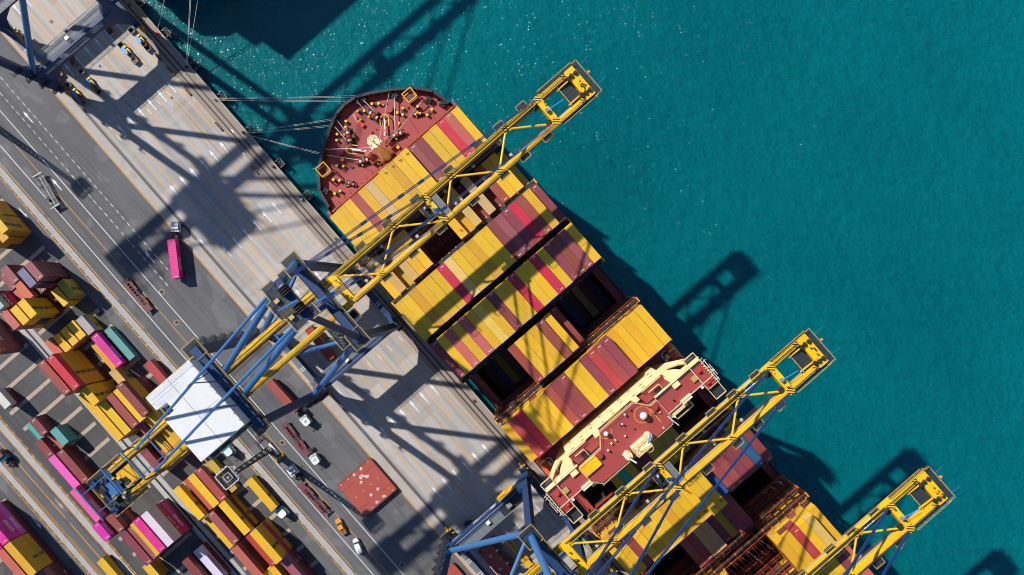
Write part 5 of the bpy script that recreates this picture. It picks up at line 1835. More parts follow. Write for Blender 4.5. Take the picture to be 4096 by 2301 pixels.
    b.box(-1.7, 1.7, -103.2, -101.4, BT - 1.4, BT + 0.2, BLU2)
    b.box(-2.0, 1.9, -104.6, -103.3, BT - 1.4, BT - 0.4, NAVY)
    for k in range(34):
        b.cbox((random.uniform(-3.8, 3.8), random.uniform(-104.5, -97.5), BT + random.uniform(-0.8, 0.8)), random.uniform(0.3, 1.1), random.uniform(0.3, 1.2), random.uniform(0.3, 0.8), random.choice((NAVY, DARK, BLU, YEL2, DARK, BLU)))
    for s in (-1, 1):
        b.cbox((s * 3.9, -105.2, BT - 0.8), 1.4, 1.6, 1.0, NAVY)
    b.build('trolley_drive', t)
    b = MB()
    b.box(-GX - 1.9, GX + 1.9, -106.2, -96.5, BT - 2.0, BT - 1.9, GRATE)
    b.rail([(-GX - 1.9, -96, BT - 1.9), (-GX - 1.9, -106.2, BT - 1.9), (GX + 1.9, -106.2, BT - 1.9), (GX + 1.9, -96, BT - 1.9)], RAILY, 1.1, 0.06)
    b.build('rear_platform', t)
    b = MB()
    for yy, x0, x1 in ((-91.9, -4.3, 4.1), (-97.9, -4.5, 4.4), (-105.2, -4.9, 4.9), (-85.2, -3.4, 3.2)):
        b.beam((x0, yy, BT + 5.4), (x1, yy, BT + 5.4), 0.28, 0.3, BLU2)
    for s in (-1, 1):
        b.beam((s * 2.7, -83.0, BT + 5.0), (s * 2.7, -105.0, BT + 5.0), 0.16, 0.2, MATS['light_blue_steel'])
        for yy in (-91.9, -97.9, -105.2):
            b.beam((s * 4.3, yy, BT - 0.2), (s * 4.2, yy, BT + 5.3), 0.22, 0.22, DARK)
            b.beam((s * 4.3, yy + 2.6, BT - 0.2), (s * 4.2, yy, BT + 5.3), 0.16, 0.16, DARK)
    b.build('maintenance_frame', t)
    b = MB()
    for k in range(3):
        y = -86.5 + 0.5 * k
        b.beam((-3.0, y - 0.8, BT - 2.3), (3.0, y - 0.8, BT - 2.3), 0.14, 0.14, RUST)
    for k in range(8):
        x = -3 + k * 0.75
        b.beam((x, -87.3, BT - 2.3), (x + 0.75, -86.3, BT - 2.3), 0.12, 0.12, RUST)
    b.build('lattice_tie', t)
    # trolley with hoist ropes down to a spreader
    return t


crane('blue quay crane at the upper left, its lettered portal beam over parked machines', -150.6, '26')
crane('middle quay crane with a yellow boom across the bow and a white machine house', -25.9, '')
crane('lower quay crane with a yellow cable reel on its portal and boom behind the bridge', 57.6, '', reel=True)
crane('lowest quay crane, only its yellow boom end in view at the lower right', 100.4, '')
# the length board on the lower booms
for u0 in (57.6, 100.4):
    for o in [o for o in COL.objects if o.name.startswith('container_crane') and abs(o.location.x - u0) < 0.1]:
        b = MB()
        b.box(-GX - 0.55, -GX + 0.55, 25.3, 28.3, BT + 0.1, BT + 0.14, WHT)
        b.build('length_board', o)
        text('75M', 1.0, NAVY, (-GX, 26.8, BT + 0.16), (0, -1, 0), (1, 0, 0), parent=o, bold=0.02)

# ------------------------------------------------------------------ vehicles and yard gear
def chassis_mesh(b, m, L=12.4, holes=True):
    z = 1.25
    for s in (-1, 1):
        b.box(-L / 2, L / 2, s * 0.58 - 0.15, s * 0.58 + 0.15, z - 0.35, z, m)
        for x0, x1 in ((-L * 0.40, -L * 0.12), (L * 0.06, L * 0.34)):
            b.box(x0, x1, min(s * 0.74, s * 1.22), max(s * 0.74, s * 1.22), z - 0.24, z - 0.05, m)
            for k in range(5):
                b.cbox((x0 + (x1 - x0) * (k + 0.5) / 5, s * 1.24, z - 0.1), 0.45, 0.08, 0.2, YEL2 if k % 2 else m)
    for i in range(12):
        x = -L / 2 + 0.2 + (L - 0.4) * i / 11
        b.box(x - 0.13, x + 0.13, -0.6, 0.6, z - 0.3, z + 0.01, m)
    for x in (-L / 2 + 0.15, L / 2 - 0.15):
        b.box(x - 0.2, x + 0.2, -1.25, 1.25, z - 0.25, z + 0.02, m)
        for y in (-1.18, 1.18):
            b.cbox((x, y, z + 0.1), 0.32, 0.22, 0.36, m)
    b.box(L / 2 - 2.2, L / 2 - 0.4, -0.95, 0.95, z - 0.22, z + 0.005, m)


def wheels(b, xs, w=1.0, r=0.5):
    for x in xs:
        for y in (-w, w):
            b.tube((x, y - 0.28, r), (x, y + 0.28, r), r, BLACK, 14)


def trailer(x, y, rz, m, label, group='empty and loaded container trailers'):
    t = thing('container_trailer', label, 'trailer', (x, y, 0), rz, group)
    b = MB(); chassis_mesh(b, m); b.build('frame', t)
    for xx in (-4.9, -3.7):
        for s in (-1, 1):
            w_ = MB(); w_.tube((xx, s * 1.0 - 0.3, 0.5), (xx, s * 1.0 + 0.3, 0.5), 0.5, BLACK, 14); w_.build('wheel', t)
    b = MB(); b.cbox((3.2, 0, 0.75), 0.3, 1.8, 0.8, m); b.build('landing_leg', t)
    return t


def tractor(x, y, rz, num, label, cabm=None, flip=False):
    """Yard tractor: local +x is forward."""
    cabm = cabm or WHT
    t = thing('yard_tractor', label, 'truck', (x, y, 0), rz, 'yard tractors on the quay')
    b = MB()
    b.box(-3.4, 1.2, -0.5, 0.5, 0.7, 1.0, DARK)
    b.cbox((-2.2, 0, 1.15), 1.2, 1.1, 0.25, DARK)
    b.cbox((-0.6, -0.8, 0.8), 1.3, 0.5, 0.7, GREY)
    b.cbox((-0.5, 0.85, 1.0), 0.4, 0.4, 1.6, DARK)
    b.build('frame', t)
    b = MB()
    v = [(-0.1, -1.15), (1.55, -1.15), (2.1, -0.85), (2.1, 0.85), (1.55, 1.15), (-0.1, 1.15)]
    b.prism(v, 0.8, 2.0, cabm)
    b.prism([(a * 0.985, c * 0.985) for a, c in v], 2.0, 2.75, GLASS)
    b.prism(v, 2.75, 2.95, cabm)
    b.box(-0.95, -0.2, -1.25, 1.25, 0.9, 2.55, cabm)
    for q in (-0.6, 0.1, 0.7):
        b.box(-0.85, -0.35, q - 0.25, q + 0.25, 2.55, 2.58, GREY)
    b.build('cab', t)
    b = MB()
    for s in (-1, 1):
        b.beam((1.9, s * 1.1, 2.3), (2.15, s * 1.6, 2.3), 0.08, 0.08, DARK)
        b.cbox((2.15, s * 1.65, 2.2), 0.12, 0.3, 0.5, DARK)
    b.build('mirror', t)
    for xx in (1.0, -2.2):
        for s in (-1, 1):
            w_ = MB(); w_.tube((xx, s * 1.0 - 0.27, 0.5), (xx, s * 1.0 + 0.27, 0.5), 0.5, BLACK, 14); w_.build('wheel', t)
    if num:
        f = -1 if flip else 1
        text(num, 0.95 if len(num) < 4 else 0.78, NAVY if cabm is not DARK else WHT, (0.85, 0, 2.965), (0, f, 0), (-f, 0, 0), parent=t, bold=0.02)
    return t


def img_angle(dx, dy):
    """World heading of a direction seen in the photograph (dy down)."""
    ix, iy = dx, dy
    u = ix * math.cos(TH) + iy * math.sin(TH)
    v = ix * math.sin(TH) - iy * math.cos(TH)
    return math.atan2(v, u)


# truck hauling the magenta box, heading up the photo
h = img_angle(-9, -75)
p = at(693, 1036, 4.05)
tr = trailer(p.x, p.y, h, MAR, 'trailer below the magenta container turning on the quay road')
c = container(p.x, p.y, 1.29, 12.19, 'magenta', 'bright magenta container on a trailer turning across the quay road', 'containers on trailers', rz=h + math.pi)
marks(c, 12.19, 'ONE')
tick(c, 12.19, (1,))
d = Vector((math.cos(h), math.sin(h), 0))
q = p + d * 8.6
tractor(at(699, 915, 2.5).x, at(699, 915, 2.5).y, img_angle(3, -75), 'ET26', 'white yard tractor pulling the magenta container', flip=False)
# empty trailers
for (ax, ay, bx, by, m, lab) in ((492, 1112, 608, 1252, MAR, 'empty maroon trailer alone on the road left of the middle crane'), (1122, 1678, 1243, 1838, MAR, 'empty maroon trailer coupled to the tractor with 137 on its roof'), (1190, 1928, 1316, 2062, MAR, 'empty maroon trailer coupled to the tractor with ET24 on its roof')):
    a, c_ = at(ax, ay, 1.2), at(bx, by, 1.2)
    m_ = (a + c_) / 2
    dd = c_ - a
    rz = math.atan2(dd.y, dd.x)
    trailer(m_.x, m_.y, rz + (math.pi if 'ET24' in lab else 0), m, lab)
h137 = img_angle(45, 62)
p = at(1254, 1832, 2.6)
tractor(p.x, p.y, h137, '137', 'white yard tractor with an orange rear beside the red hatch cover')
b = MB()
p2 = at(1250, 1818, 1.3)
p = at(1172, 1890, 2.6)
tractor(p.x, p.y, img_angle(-40, -58), 'ET24', 'white yard tractor pulling an empty trailer towards the floodlight mast')
# truck with the rust red box
a, c_ = at(1068, 1520, 4.0), at(1190, 1655, 4.0)
p = (a + c_) / 2
h = math.atan2((c_ - a).y, (c_ - a).x)
trailer(p.x, p.y, h, MAR, 'trailer below the rust red container passing under the middle crane')
c = container(p.x, p.y, 1.29, 12.19, 'rust red', 'rust red container on a trailer passing below the middle crane portal', 'containers on trailers', rz=h)
p = at(1216, 1678, 2.6)
tractor(p.x, p.y, h, '69', 'white yard tractor pulling the rust red container')
# red box on a trailer in the portal of the middle crane
p = at(1278, 1375, 4.0)
h = img_angle(62, 82)
trailer(p.x, p.y, h, MAR, 'trailer below the crimson container inside the middle crane portal')
container(p.x, p.y, 1.29, 12.19, 'red', 'crimson container on a trailer standing inside the middle crane portal', 'containers on trailers', rz=h)
# red box on a trailer by the white machine house
p = at(640, 1510, 4.0)
trailer(p.x, p.y, 0, MAR, 'trailer below the red container half hidden by the white machine house')
container(p.x, p.y, 1.29, 12.19, 'red', 'bright red container on a trailer beside the white machine house', 'containers on trailers')
# yellow box on a trailer at the yard edge, with a white road tractor
p = at(1046, 1978, 4.0)
trailer(p.x, p.y, 0, DARK, 'dark trailer below the yellow container at the yard edge')
c = container(p.x, p.y, 1.29, 12.19, 'yellow', 'yellow container on a dark trailer at the edge of the yard', 'containers on trailers')
marks(c, 12.19, 'MSC')


def road_truck(sx, sy, h, label, cm=None):
    cm = cm or WHT
    p = at(sx, sy, 2.8)
    t = thing('road_tractor', label, 'truck', (p.x, p.y, 0), h, 'road tractors')
    b = MB(); b.box(-3.9, 1.6, -0.55, 0.55, 0.7, 1.05, DARK); b.cbox((-2.4, 0, 1.15), 1.4, 1.2, 0.25, DARK); b.build('frame', t)
    b = MB()
    b.box(-1.2, 0.4, -1.2, 1.2, 0.8, 2.6, TEALC)
    v = [(0.0, -1.25), (1.6, -1.25), (2.2, -1.0), (2.35, 0), (2.2, 1.0), (1.6, 1.25), (0.0, 1.25)]
    b.prism(v, 0.8, 2.0, cm); b.prism([(x * 0.98, y * 0.97) for x, y in v], 2.0, 2.7, GLASS)
    b.prism([(-0.2, -1.2), (1.3, -1.2), (1.9, -0.8), (1.9, 0.8), (1.3, 1.2), (-0.2, 1.2)], 2.7, 3.3, cm)
    b.build('cab', t)
    b = MB()
    for s in (-1, 1):
        b.beam((1.9, s * 1.2, 2.2), (2.1, s * 1.7, 2.2), 0.08, 0.08, DARK); b.cbox((2.1, s * 1.7, 2.0), 0.14, 0.25, 0.6, DARK)
    b.build('mirror', t)
    for xx in (1.0, -1.9, -3.1):
        for s in (-1, 1):
            w_ = MB(); w_.tube((xx, s * 1.05 - 0.28, 0.52), (xx, s * 1.05 + 0.28, 0.52), 0.52, BLACK, 14); w_.build('wheel', t)
    return t


road_truck(1122, 2048, 0.1, 'white road tractor with a teal cab back at the yard edge below the yellow container')
road_truck(908, 1800, 0.0, 'pale blue road tractor partly hidden by the white machine house', MATS['stencil'] if 'stencil' in MATS else paint('pale_blue_cab', (0.55, 0.68, 0.78), 0.4, 0.1))
road_truck(4, 1830, math.pi, 'dark maroon tractor on the lower road at the left photo edge', MAR)
# truck entering at the bottom on the lower road
p = at(450, 2300, 4.0)
trailer(p.x, p.y, 0, MAR, 'trailer below the yellow container on the lower road at the bottom edge')
container(p.x, p.y, 1.29, 12.19, 'yellow', 'yellow container on a trailer on the lower road at the bottom edge', 'containers on trailers')
# dark tractor by the lower crane
p = at(1880, 2115, 2.6)
tractor(p.x, p.y, img_angle(-0.45, -0.9), '126', 'dark yard tractor waiting beside the lower crane beam', DARK, flip=True)


def car(sx, sy, h, body, label, kind):
    p = at(sx, sy, 1.2)
    t = thing('parked_car' if kind == 'van' else 'pickup_truck', label, 'car' if kind == 'van' else 'pickup', (p.x, p.y, 0), h)
    L, w = (4.9, 0.95) if kind == 'van' else (5.3, 0.96)
    b = MB()
    o = [(-L / 2, -w * 0.92), (-L / 2 + 0.2, -w), (L / 2 - 0.9, -w), (L / 2 - 0.1, -w * 0.72), (L / 2, 0), (L / 2 - 0.1, w * 0.72), (L / 2 - 0.9, w), (-L / 2 + 0.2, w), (-L / 2, w * 0.92)]
    b.prism(o, 0.35, 0.98, body)
    if kind == 'van':
        b.prism([(-L / 2 + 0.2, -0.82), (0.55, -0.84), (0.9, -0.6), (0.9, 0.6), (0.55, 0.84), (-L / 2 + 0.2, 0.82)], 1.45, 1.72, body)
    else:
        b.prism([(-0.75, -0.8), (0.55, -0.8), (0.7, -0.6), (0.7, 0.6), (0.55, 0.8), (-0.75, 0.8)], 1.42, 1.66, body)
        b.box(-L / 2 + 0.1, -1.0, -0.86, 0.86, 0.98, 1.26, body)
        b.box(-L / 2 + 0.25, -1.1, -0.74, 0.74, 1.262, 1.27, RUST)
    b.build('body', t)
    b = MB()
    if kind == 'van':
        vs = [(-L / 2 + 0.1, -0.9, 0.99), (1.35, -0.9, 0.99), (1.35, 0.9, 0.99), (-L / 2 + 0.1, 0.9, 0.99), (-L / 2 + 0.22, -0.8, 1.46), (0.75, -0.78, 1.46), (0.75, 0.78, 1.46), (-L / 2 + 0.22, 0.8, 1.46)]
    else:
        vs = [(-1.0, -0.9, 0.99), (1.25, -0.9, 0.99), (1.25, 0.9, 0.99), (-1.0, 0.9, 0.99), (-0.8, -0.78, 1.43), (0.62, -0.76, 1.43), (0.62, 0.76, 1.43), (-0.8, 0.78, 1.43)]
    b.add(vs, MB.BF, GLASS)
    b.build('window', t)
    for xx in (-L / 2 + 0.95, L / 2 - 1.0):
        for s in (-1, 1):
            w_ = MB(); w_.tube((xx, s * w - 0.2, 0.34), (xx, s * w + 0.04, 0.34), 0.34, BLACK, 12); w_.build('wheel', t)
    for s in (-1, 1):
        l_ = MB(); l_.cbox((L / 2 - 0.15, s * 0.62, 0.85), 0.2, 0.3, 0.2, STEELW); l_.build('headlight', t)
        l_ = MB(); l_.cbox((-L / 2 + 0.05, s * 0.72, 0.85), 0.14, 0.25, 0.3, RED); l_.build('tail_light', t)
    return t


car(1362, 2108, img_angle(-26, -52), ORAN, 'orange pickup driving on the quay road near the red hatch cover', 'pickup')
car(1430, 2186, img_angle(-24, -58), WHT, 'white estate car following the orange pickup on the quay road', 'van')

# hatch covers set down on the quay
def hatch_cover(x0, x1, y0, y1, label, wr=True):
    cx, cy = (x0 + x1) / 2, (y0 + y1) / 2
    t = thing('hatch_cover', label, 'hatch cover', (cx, cy, 0), 0, 'steel hatch covers set down on the quay')
    hx, hy = (x1 - x0) / 2, (y1 - y0) / 2
    b = MB()
    b.box(-hx, hx, -hy, hy, 0.55, 1.6, HATCH)
    b.box(-hx + 0.3, hx - 0.3, -hy + 0.3, hy - 0.3, 0.0, 0.55, REDS)
    for k in range(13):
        y = -hy + (k + 0.5) * 2 * hy / 13
        for s in (-1, 1):
            b.cbox((s * (hx + 0.08), y, 1.35), 0.3, 0.45, 0.5, REDS)
            b.cbox((s * (hx - 0.35), y, 1.63), 0.45, 0.4, 0.1, RUST)
    b.build('panel', t)
    b = MB()
    for x, y in ((-3.9, 2.6), (-3.9, -2.4), (3.8, 2.6), (3.8, -2.4)):
        b.box(x - 0.05, x + 0.05, min(y, y + 4.6 * (1 if y > 0 else -1)), max(y, y + 4.6 * (1 if y > 0 else -1)), 1.602, 1.615, BLACK)
    b.build('seam', t)
    b = MB()
    for x, y in ((-5.6, 2.4), (-5.6, -0.4), (-2.5, 2.5), (-2.4, -0.3), (2.6, 2.3), (2.6, -0.5), (5.5, 2.2), (5.5, -0.6)):
        b.ring((x, y, 1.62), 0.2, 0.44, LINEW, 16, 0.6, 6.2)
        b.ring((x, y, 1.618), 0.0, 0.19, RUST, 10)
    b.build('locking_ring', t)
    b = MB()
    for k in range(4):
        b.cbox((0.1, -4.4 + k * 3.0, 1.64), 0.5, 0.4, 0.12, YEL2)
    b.cbox((4.6, 5.0, 1.64), 0.4, 0.4, 0.12, YEL2)
    b.build('lashing_eye', t)
    if wr:
        text('3F-8\n38.07', 0.75, LINEW, (-3.7, 0.9, 1.62), (-0.15, 1, 0), (-1, -0.15, 0), parent=t, bold=0.02)
        for k, s_ in enumerate(('09', '11', '13', '15', '17')):
            text(s_, 0.55, LINEW, (-hx + 0.55, -hy + 1.2 + k * 2.75, 1.62), (0, 1, 0), (-1, 0, 0), parent=t, bold=0.02)
        for k, s_ in enumerate(('09', '11', '13', '15', '17')):
            text(s_, 0.55, LINEW, (hx - 0.55, -hy + 1.2 + k * 2.75, 1.62), (0, -1, 0), (1, 0, 0), parent=t, bold=0.02)
        b = MB()
        b.poly([(-3.6, 1.0 - 0.0 + 0.9, 1.62), (-3.0, 1.55, 1.62), (-3.0, 2.2, 1.62)], LINEW)
        b.quad(-3.0, -2.3, 1.78, 1.98, 1.621, LINEW)
        b.build('arrow', t)
    return t


hatch_cover(11.0, 23.9, -82.0, -68.6, 'square red steel hatch cover with white rings lying on the quay road')
hatch_cover(53.0, 66.0, -84.0, -70.5, 'red hatch cover cut by the bottom edge behind the lower crane leg', False)
# low covers and flat trailers inside the lower crane portal
hatch_cover(55.5, 67.5, -62.3, -57.6, 'long narrow red cover inside the lower crane portal', False)
trailer(63.5, -52.9, 0, YEL2, 'long yellow flat trailer inside the lower crane portal')
tt = trailer(61.0, -56.6, 0, RUST, 'rusty flat trailer beside the yellow one inside the lower crane portal')
# long pale slab cover by the landside rail of the middle crane
t = thing('concrete_barrier', 'long pale slab with dark spots lying beside the landside rail below the middle crane', 'barrier', (-26.5, -66.3, 0))
b = MB(); b.box(-7.5, 6.5, -0.9, 0.7, 0.0, 1.0, GRATEL)
b.build('slab', t)
b = MB()
for k in range(24):
    b.cbox((random.uniform(-7, 6), random.uniform(-0.7, 0.5), 1.0), 0.22, 0.22, 0.03, DARK)
b.build('bolt', t)

# lattice frame on the road at the left
t = thing('lattice_chassis', 'grey lattice trailer with rusty bins on the quay road at the left', 'trailer', (0, 0, 0))
a, c_ = at(150, 700, 1.5), at(222, 826, 1.5)
m_ = (a + c_) / 2
t.location = (m_.x, m_.y, 0); t.rotation_euler = (0, 0, math.atan2((c_ - a).y, (c_ - a).x))
L = (c_ - a).length / 2
b = MB()
for y in (-1.2, 0.0, 1.2):
    b.beam((-L, y, 1.2), (L, y, 1.2), 0.18, 0.22, GREY if y else STEELW)
k = 8
for i in range(k + 1):
    x = -L + 2 * L * i / k
    b.beam((x, -1.3, 1.2), (x, 1.3, 1.2), 0.16, 0.2, GREY)
    if i < k:
        b.beam((x, 0.1, 1.15), (x + 2 * L / k, 1.15, 1.15), 0.12, 0.12, GREY)
        b.beam((x, 1.15, 1.15), (x + 2 * L / k, 0.1, 1.15), 0.12, 0.12, GREY)
for x in (-L, L):
    b.beam((x, -1.6, 1.7), (x, 1.6, 1.7), 0.3, 0.3, STEELW)
b.build('frame', t)
for i in (0, 2, 5, 7):
    b = MB(); x = -L + 2 * L * (i + 0.5) / 8
    b.box(x - 0.55, x + 0.55, -1.35, -0.15, 0.7, 1.5, RUST if i else GREY); b.box(x - 0.45, x + 0.45, -1.25, -0.25, 1.5, 1.52, DARK)
    b.build('bin', t)
for x in (-3.0, 3.0):
    for s in (-1, 1):
        b = MB(); b.tube((x, s * 1.05 - 0.2, 0.45), (x, s * 1.05 + 0.2, 0.45), 0.45, BLACK, 12); b.build('wheel', t)

# forklift-like lashing machines with blue canopies, and grey bins, below the upper crane
FORK = [(-145.6, -42.5, YEL, 'between the lane arrows under the lettered beam'), (-134.6, -36.9, SKYB, 'nearest the water'), (-134.7, -42.4, SKYB, 'second from the water'), (-146.1, -57.4, YEL, 'at the edge of the lettered beam'), (-146.5, -62.9, RUST, 'below the crane leg'), (-134.7, -57.5, SKYB, 'in the shade beside the crane foot'), (-135.0, -63.1, SKYB, 'nearest the landside rail')]
for x, y, can, w_ in FORK:
    nm = {'yellow_steel': 'yellow', 'canopy_blue': 'blue', 'rusty_steel': 'rusty'}[can.name]
    t = thing('forklift', 'small machine with a %s roof, %s' % (nm, w_), 'forklift', (x, y, 0), R(random.uniform(-4, 4)), 'small machines parked below the upper crane')
    b = MB(); b.box(-1.5, 1.3, -0.75, 0.75, 0.35, 1.2, YEL2); b.box(-2.0, -1.4, -0.85, 0.85, 0.4, 1.5, YEL2); b.cbox((0.8, 0.3, 1.3), 0.9, 0.7, 0.5, DARK); b.build('body', t)
    b = MB(); b.box(-1.5, 0.9, -0.95, 0.1, 2.15, 2.25, can); b.build('canopy', t)
    b = MB()
    for px, py in ((-1.4, -0.8), (0.8, -0.8), (-1.4, 0.0), (0.8, 0.0)):
        b.beam((px, py, 1.1), (px, py, 2.15), 0.08, 0.08, DARK)
    b.build('canopy_post', t)
    b = MB()
    for py in (-0.45, 0.45):
        b.beam((1.4, py, 0.2), (1.4, py, 2.4), 0.14, 0.14, RUST); b.beam((1.4, py, 0.2), (2.6, py, 0.15), 0.2, 0.08, RUST)
    b.cbox((1.75, 0.25, 0.9), 0.9, 1.1, 0.9, RUST)
    b.build('mast', t)
    for px in (-1.2, 0.9):
        for s in (-1, 1):
            b = MB(); b.tube((px, s * 0.75 - 0.15, 0.38), (px, s * 0.75 + 0.15, 0.38), 0.38, BLACK, 12); b.build('wheel', t)
for x, y, w_ in ((-143.2, -42.5, 'brown filled bin behind the machine under the lettered beam'), (-139.2, -37.2, 'empty grey bin standing alone near the crane foot by the water'), (-131.7, -37.0, 'grey bin behind the machine nearest the water'), (-137.9, -42.7, 'dark empty bin ahead of the second machine from the water'), (-131.4, -42.6, 'brown filled bin behind the second machine from the water'), (-143.6, -57.7, 'brown filled bin behind the machine at the beam edge'), (-143.7, -63.2, 'brown bin below the crane leg'), (-139.8, -57.6, 'dark empty bin alone in the shade of the beam'), (-139.4, -63.5, 'dark bin half hidden in shade near the landside rail'), (-131.4, -57.5, 'grey empty bin behind the shaded blue machine'), (-131.9, -63.3, 'grey filled bin nearest the landside rail')):
    t = thing('storage_bin', w_, 'bin', (x, y, 0), 0, 'open steel bins below the upper crane')
    b = MB()
    for s in (-1, 1):
        b.box(-0.95, 0.95, s * 0.8 - 0.06, s * 0.8 + 0.06, 0.1, 1.15, GREY); b.box(s * 0.9 - 0.06, s * 0.9 + 0.06, -0.72, 0.72, 0.1, 1.15, GREY)
    b.build('wall', t)
    b = MB(); b.box(-0.84, 0.84, -0.74, 0.74, 0.1, 0.8 if 'filled' in w_ or 'brown' in w_ else 0.3, RUST if 'brown' in w_ or 'filled' in w_ else DARK); b.build('content', t)

# striped barrier blocks along the waterside rail
for k, (x, y) in enumerate(((-127.7, -36.5), (-122.0, -36.4), (-113.8, -36.6), (-98.9, -36.4), (-81.1, -36.8), (46.0, -35.9), (54.6, -36.0), (59.7, -35.9), (66.9, -35.9), (74.0, -35.9))):
    wl = ['topmost, nearest the grey bins', 'second from the top', 'third from the top', 'fourth from the top', 'lowest, near the ship\'s bow'][k] if k < 5 else ['beside the blue sill beam\'s upper end', 'beside the bridge wing', 'below the white wing platform', 'beside the sill beam\'s pale stripes', 'at the lower end of the row'][k - 5]
    t = thing('barrier_block', 'black and yellow barrier along the water rail, %s' % wl, 'barrier', (x, y, 0), 0, 'striped barriers along the waterside rail')
    b = MB()
    for i in range(9):
        b.cbox((-1.5 + i * 0.38, 0, 0.3), 0.2, 0.62, 0.55, LINEF if i % 2 == 0 else DARK)
    b.box(-1.7, 1.7, -0.25, 0.25, 0.0, 0.25, DARK)
    b.build('block', t)

# floodlight mast in the middle of the road
def mast(x, y, h, label):
    t = thing('floodlight_mast', label, 'light mast', (x, y, 0), 0, 'tall floodlight masts')
    b = MB()
    for sx in (-1, 1):
        for sy in (-1, 1):
            b.beam((sx * 0.85, sy * 0.85, 0.3), (sx * 0.42, sy * 0.42, h), 0.26, 0.26, DARK)
    n_ = 24
    for i in range(n_):
        z0, z1 = 0.3 + (h - 0.3) * i / n_, 0.3 + (h - 0.3) * (i + 1) / n_
        w0, w1 = 0.85 - 0.43 * i / n_, 0.85 - 0.43 * (i + 1) / n_
        for s in (-1, 1):
            b.beam((-w0, s * w0, z0), (w1, s * w1, z1), 0.12, 0.12, DARK)
            b.beam((s * w0, -w0, z0), (s * w1, w1, z1), 0.12, 0.12, DARK)
        b.quad(-w1, w1, -w1, w1, z1, GREY if i % 3 == 0 else DARK)
    b.build('lattice', t)
    b = MB(); b.box(-1.1, 1.1, -1.1, 1.1, 0, 0.5, KERB); b.build('base', t)
    b = MB()
    b.box(-2.3, 2.3, -2.3, 2.3, h, h + 0.1, GRATE)
    b.rail([(-2.3, -2.3, h), (2.3, -2.3, h), (2.3, 2.3, h), (-2.3, 2.3, h)], STEELW, 1.3, 0.10, close=True, step=1.1)
    b.rail([(-1.0, -1.0, h), (1.0, -1.0, h), (1.0, 1.0, h), (-1.0, 1.0, h)], STEELW, 0.9, 0.06, close=True, step=1.1)
    b.cbox((0.1, 0.1, h + 0.6), 0.7, 0.7, 0.6, GREY)
    b.build('head_platform', t)
    for i in range(4):
        a = i * math.pi / 2
        for k in (-1.5, -0.5, 0.5, 1.5):
            b = MB()
            b.cbox((2.5 * math.cos(a) - k * math.sin(a), 2.5 * math.sin(a) + k * math.cos(a), h + 0.7), 0.45, 0.45, 0.5, STEELW)
            b.build('floodlight', t)
    return t


mast(-11.6, -91.0, 34.0, 'dark lattice floodlight mast with a square head, standing in the road among the trucks')
mp = at(-88, 458)
mast(mp.x, mp.y, 34.0, 'lattice floodlight mast beyond the left photo edge, seen by its long shadow')
# guards round the foot of the mast
for k, (sx, sy, L, m, rz, w_) in enumerate(((1096, 1797, 4.4, WHT, 0.0, 'cream concrete block beside the floodlight mast foot'), (1118, 1832, 3.4, HAZ, R(90), 'striped guard block below the floodlight mast'), (1065, 1802, 1.2, WHT, 0, 'small white box left of the floodlight mast'), (1090, 1815, 1.2, RED, 0, 'small red box at the foot of the floodlight mast'))):
    p = at(sx, sy, 0.5)
    t = thing('guard_block', w_, 'block', (p.x, p.y, 0), rz)
    b = MB(); b.cbox((0, 0, 0.45), L, 0.8, 0.9, m); b.cbox((0, 0, 0.93), L * 0.92, 0.5, 0.06, m); b.build('block', t)
t = thing('railing', 'rusty guard rail curving round the floodlight mast', 'railing', (-14.0, -91.6, 0))
b = MB(); b.rail([(0.6, -1.4, 0), (-2.4, -1.2, 0), (-2.4, 1.6, 0), (0.6, 2.2, 0)], RUST, 1.1, 0.1, step=1.4); b.build('rail', t)

# fenders and bollards on the quay edge
FE = [(-157.5, -30.4), (-144.8, -30.4), (-132.2, -30.4), (-118.6, -30.4), (-105.4, -30.4), (-91.6, -30.4), (-77.6, -30.4), (-64.2, -30.4)]
ORDF = ['beyond the upper photo edge', 'topmost at the photo edge', 'by the red bollard', 'below the dark bollard', 'beside the two straight ropes', 'beside the three spread ropes', 'sixth from the top', 'lowest before the bow']
for k, (x, y) in enumerate(FE):
    t = thing('fender', 'black rubber fender with a frame on the quay wall, %s' % ORDF[k], 'fender', (x, y, 0), 0, 'fenders along the quay wall')
    b = MB(); b.tube((0, 0.3, -1.3), (0, 1.3, -1.3), 0.95, BLACK, 14); b.cbox((0, 1.5, -1.3), 2.9, 0.35, 2.6, BLACK); b.build('cone', t)
    b = MB()
    b.rail([(-1.3, 0.2, -0.3), (-1.3, 1.9, -0.4), (1.3, 1.9, -0.4), (1.3, 0.2, -0.3)], GREY, 0.3, 0.08, step=1.5)
    b.beam((-1.3, 0.2, 0.1), (0.2, 1.8, -0.1), 0.07, 0.07, GREY); b.beam((1.3, 0.2, 0.1), (0.2, 1.8, -0.1), 0.07, 0.07, GREY)
    b.build('frame', t)
BO = [(-133.6, -31.8, 'red'), (-119.6, -31.8, 'dark'), (-106.2, -31.8, 'grey'), (-92.2, -31.8, 'black'), (-78.2, -31.8, 'rusty'), (-64.4, -31.8, 'pale')]
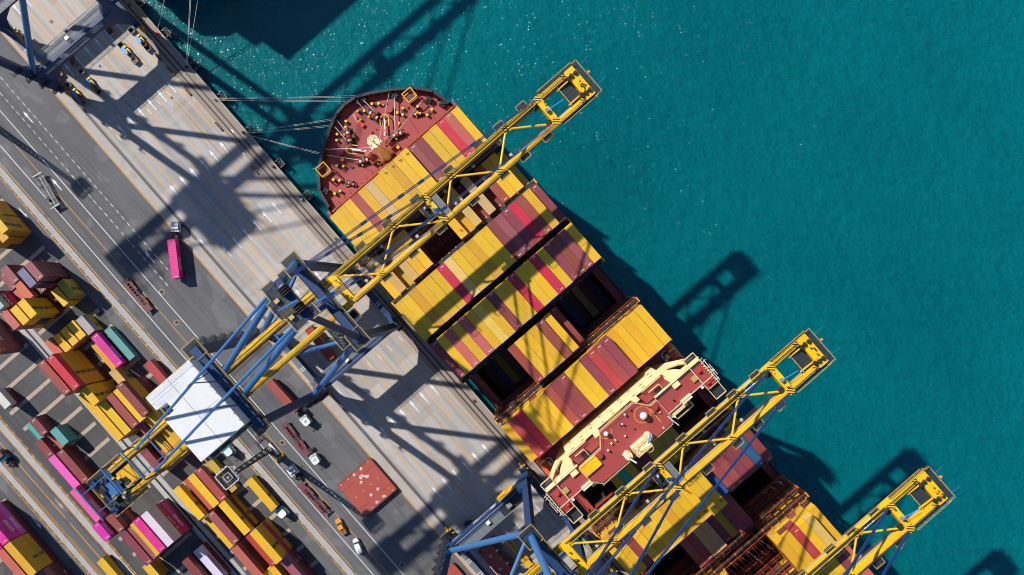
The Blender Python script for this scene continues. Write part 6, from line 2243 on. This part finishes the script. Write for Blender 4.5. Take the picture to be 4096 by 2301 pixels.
for x, y, w_ in BO:
    m = {'red': RED, 'dark': DARK, 'grey': GREY, 'black': BLACK, 'rusty': RUST, 'pale': STEELW}[w_]
    t = thing('quay_bollard', '%s mooring bollard on the quay edge%s' % (w_, {'red': ' holding the upper pair of ropes', 'dark': ' holding ropes that leave the photo at the top', 'grey': ' with two ropes to the bow', 'black': ' with three ropes to the bow', 'rusty': ' without ropes', 'pale': ' near the bow'}[w_]), 'bollard', (x, y, 0), 0, 'mooring bollards on the quay edge')
    b = MB(); b.cyl((0, 0, 0), 0.5, 0.12, m, 12); b.cyl((0, 0, 0.12), 0.28, 0.5, m, 12); b.cyl((0, 0, 0.62), 0.42, 0.22, m, 12, 0.36); b.build('post', t)


def rope(a, c_, label, sag=0.6, r=0.028, n_=2):
    A, C_ = Vector(a), Vector(c_)
    b = MB()
    d = (C_ - A).normalized()
    sd = Vector((-d.y, d.x, 0)) * 0.14
    for k in range(n_):
        off = sd * (k - (n_ - 1) / 2) * 2.0
        pts = []
        for i in range(9):
            t = i / 8
            p = A.lerp(C_, t) + off * (0.3 + 1.4 * t)
            p.z -= sag * 4 * t * (1 - t)
            pts.append(p)
        b.path(pts, r, ROPE, 5)
    o = b.build('mooring_rope')
    tag(o, label, 'rope', 'mooring ropes')


bo = lambda i: (BO[i][0], BO[i][1] + 0.2, 0.7)
rope(bo(2), at(1450, 385, 15.6), 'upper mooring rope from the grey bollard straight across to the bow')
rope((BO[2][0] + 0.5, BO[2][1], 0.6), at(1418, 403, 15.6), 'lower mooring rope from the grey bollard straight across to the bow')
rope(bo(3), at(1330, 478, 15.6), 'upper mooring rope from the black bollard slanting up to the bow')
rope((BO[3][0] + 0.3, BO[3][1], 0.6), at(1316, 504, 15.6), 'middle mooring rope from the black bollard to the bow')
rope((BO[3][0] + 0.6, BO[3][1], 0.6), at(1277, 614, 15.6), 'lower mooring rope from the black bollard slanting down to the bow')
rope(bo(0), at(668, -60, 13), 'thin mooring rope from the red bollard to the ship beyond the top', 0.3)
rope(bo(1), at(764, -60, 13), 'bright mooring rope from the dark bollard to the ship beyond the top', 0.3, 0.06, 2)
rope((BO[1][0], BO[1][1] + 0.4, 0.7), at(800, -60, 13), 'fainter mooring rope from the dark bollard to the ship beyond the top', 0.3, 0.06, 1)

# the neighbouring ship: beyond the top edge, known by its ropes and the shadow it throws on the water
s2 = thing('container_ship', 'second container ship moored beyond the top photo edge, shading the water', 'ship', (-138.0, 0, 0))
b = MB()
o2 = [(-150, -26.5), (-6, -26.5), (0, -20), (2, -1.8), (0, 16), (-6, 22.9), (-150, 22.9)]
b.prism([(x - (4 if x > -10 else 0), SC0 + (y - SC0) * (0.7 if x > -1 else 1)) for x, y in o2], -5, 6, HULL)
b.prism(o2, 6.0, 13.5, HULL, REDD)
b.build('hull', s2)
for k in range(5):
    b = MB()
    x = -17.5 - 14.6 * k
    b.box(x - 6.1, x + 6.1, -24 + 6 * (k == 0), 22.4 - 5 * (k == 1), 13.5, (40.0, 44.0, 42.0, 44.0, 44.0)[k], YEL2)
    b.build('container_block', s2)
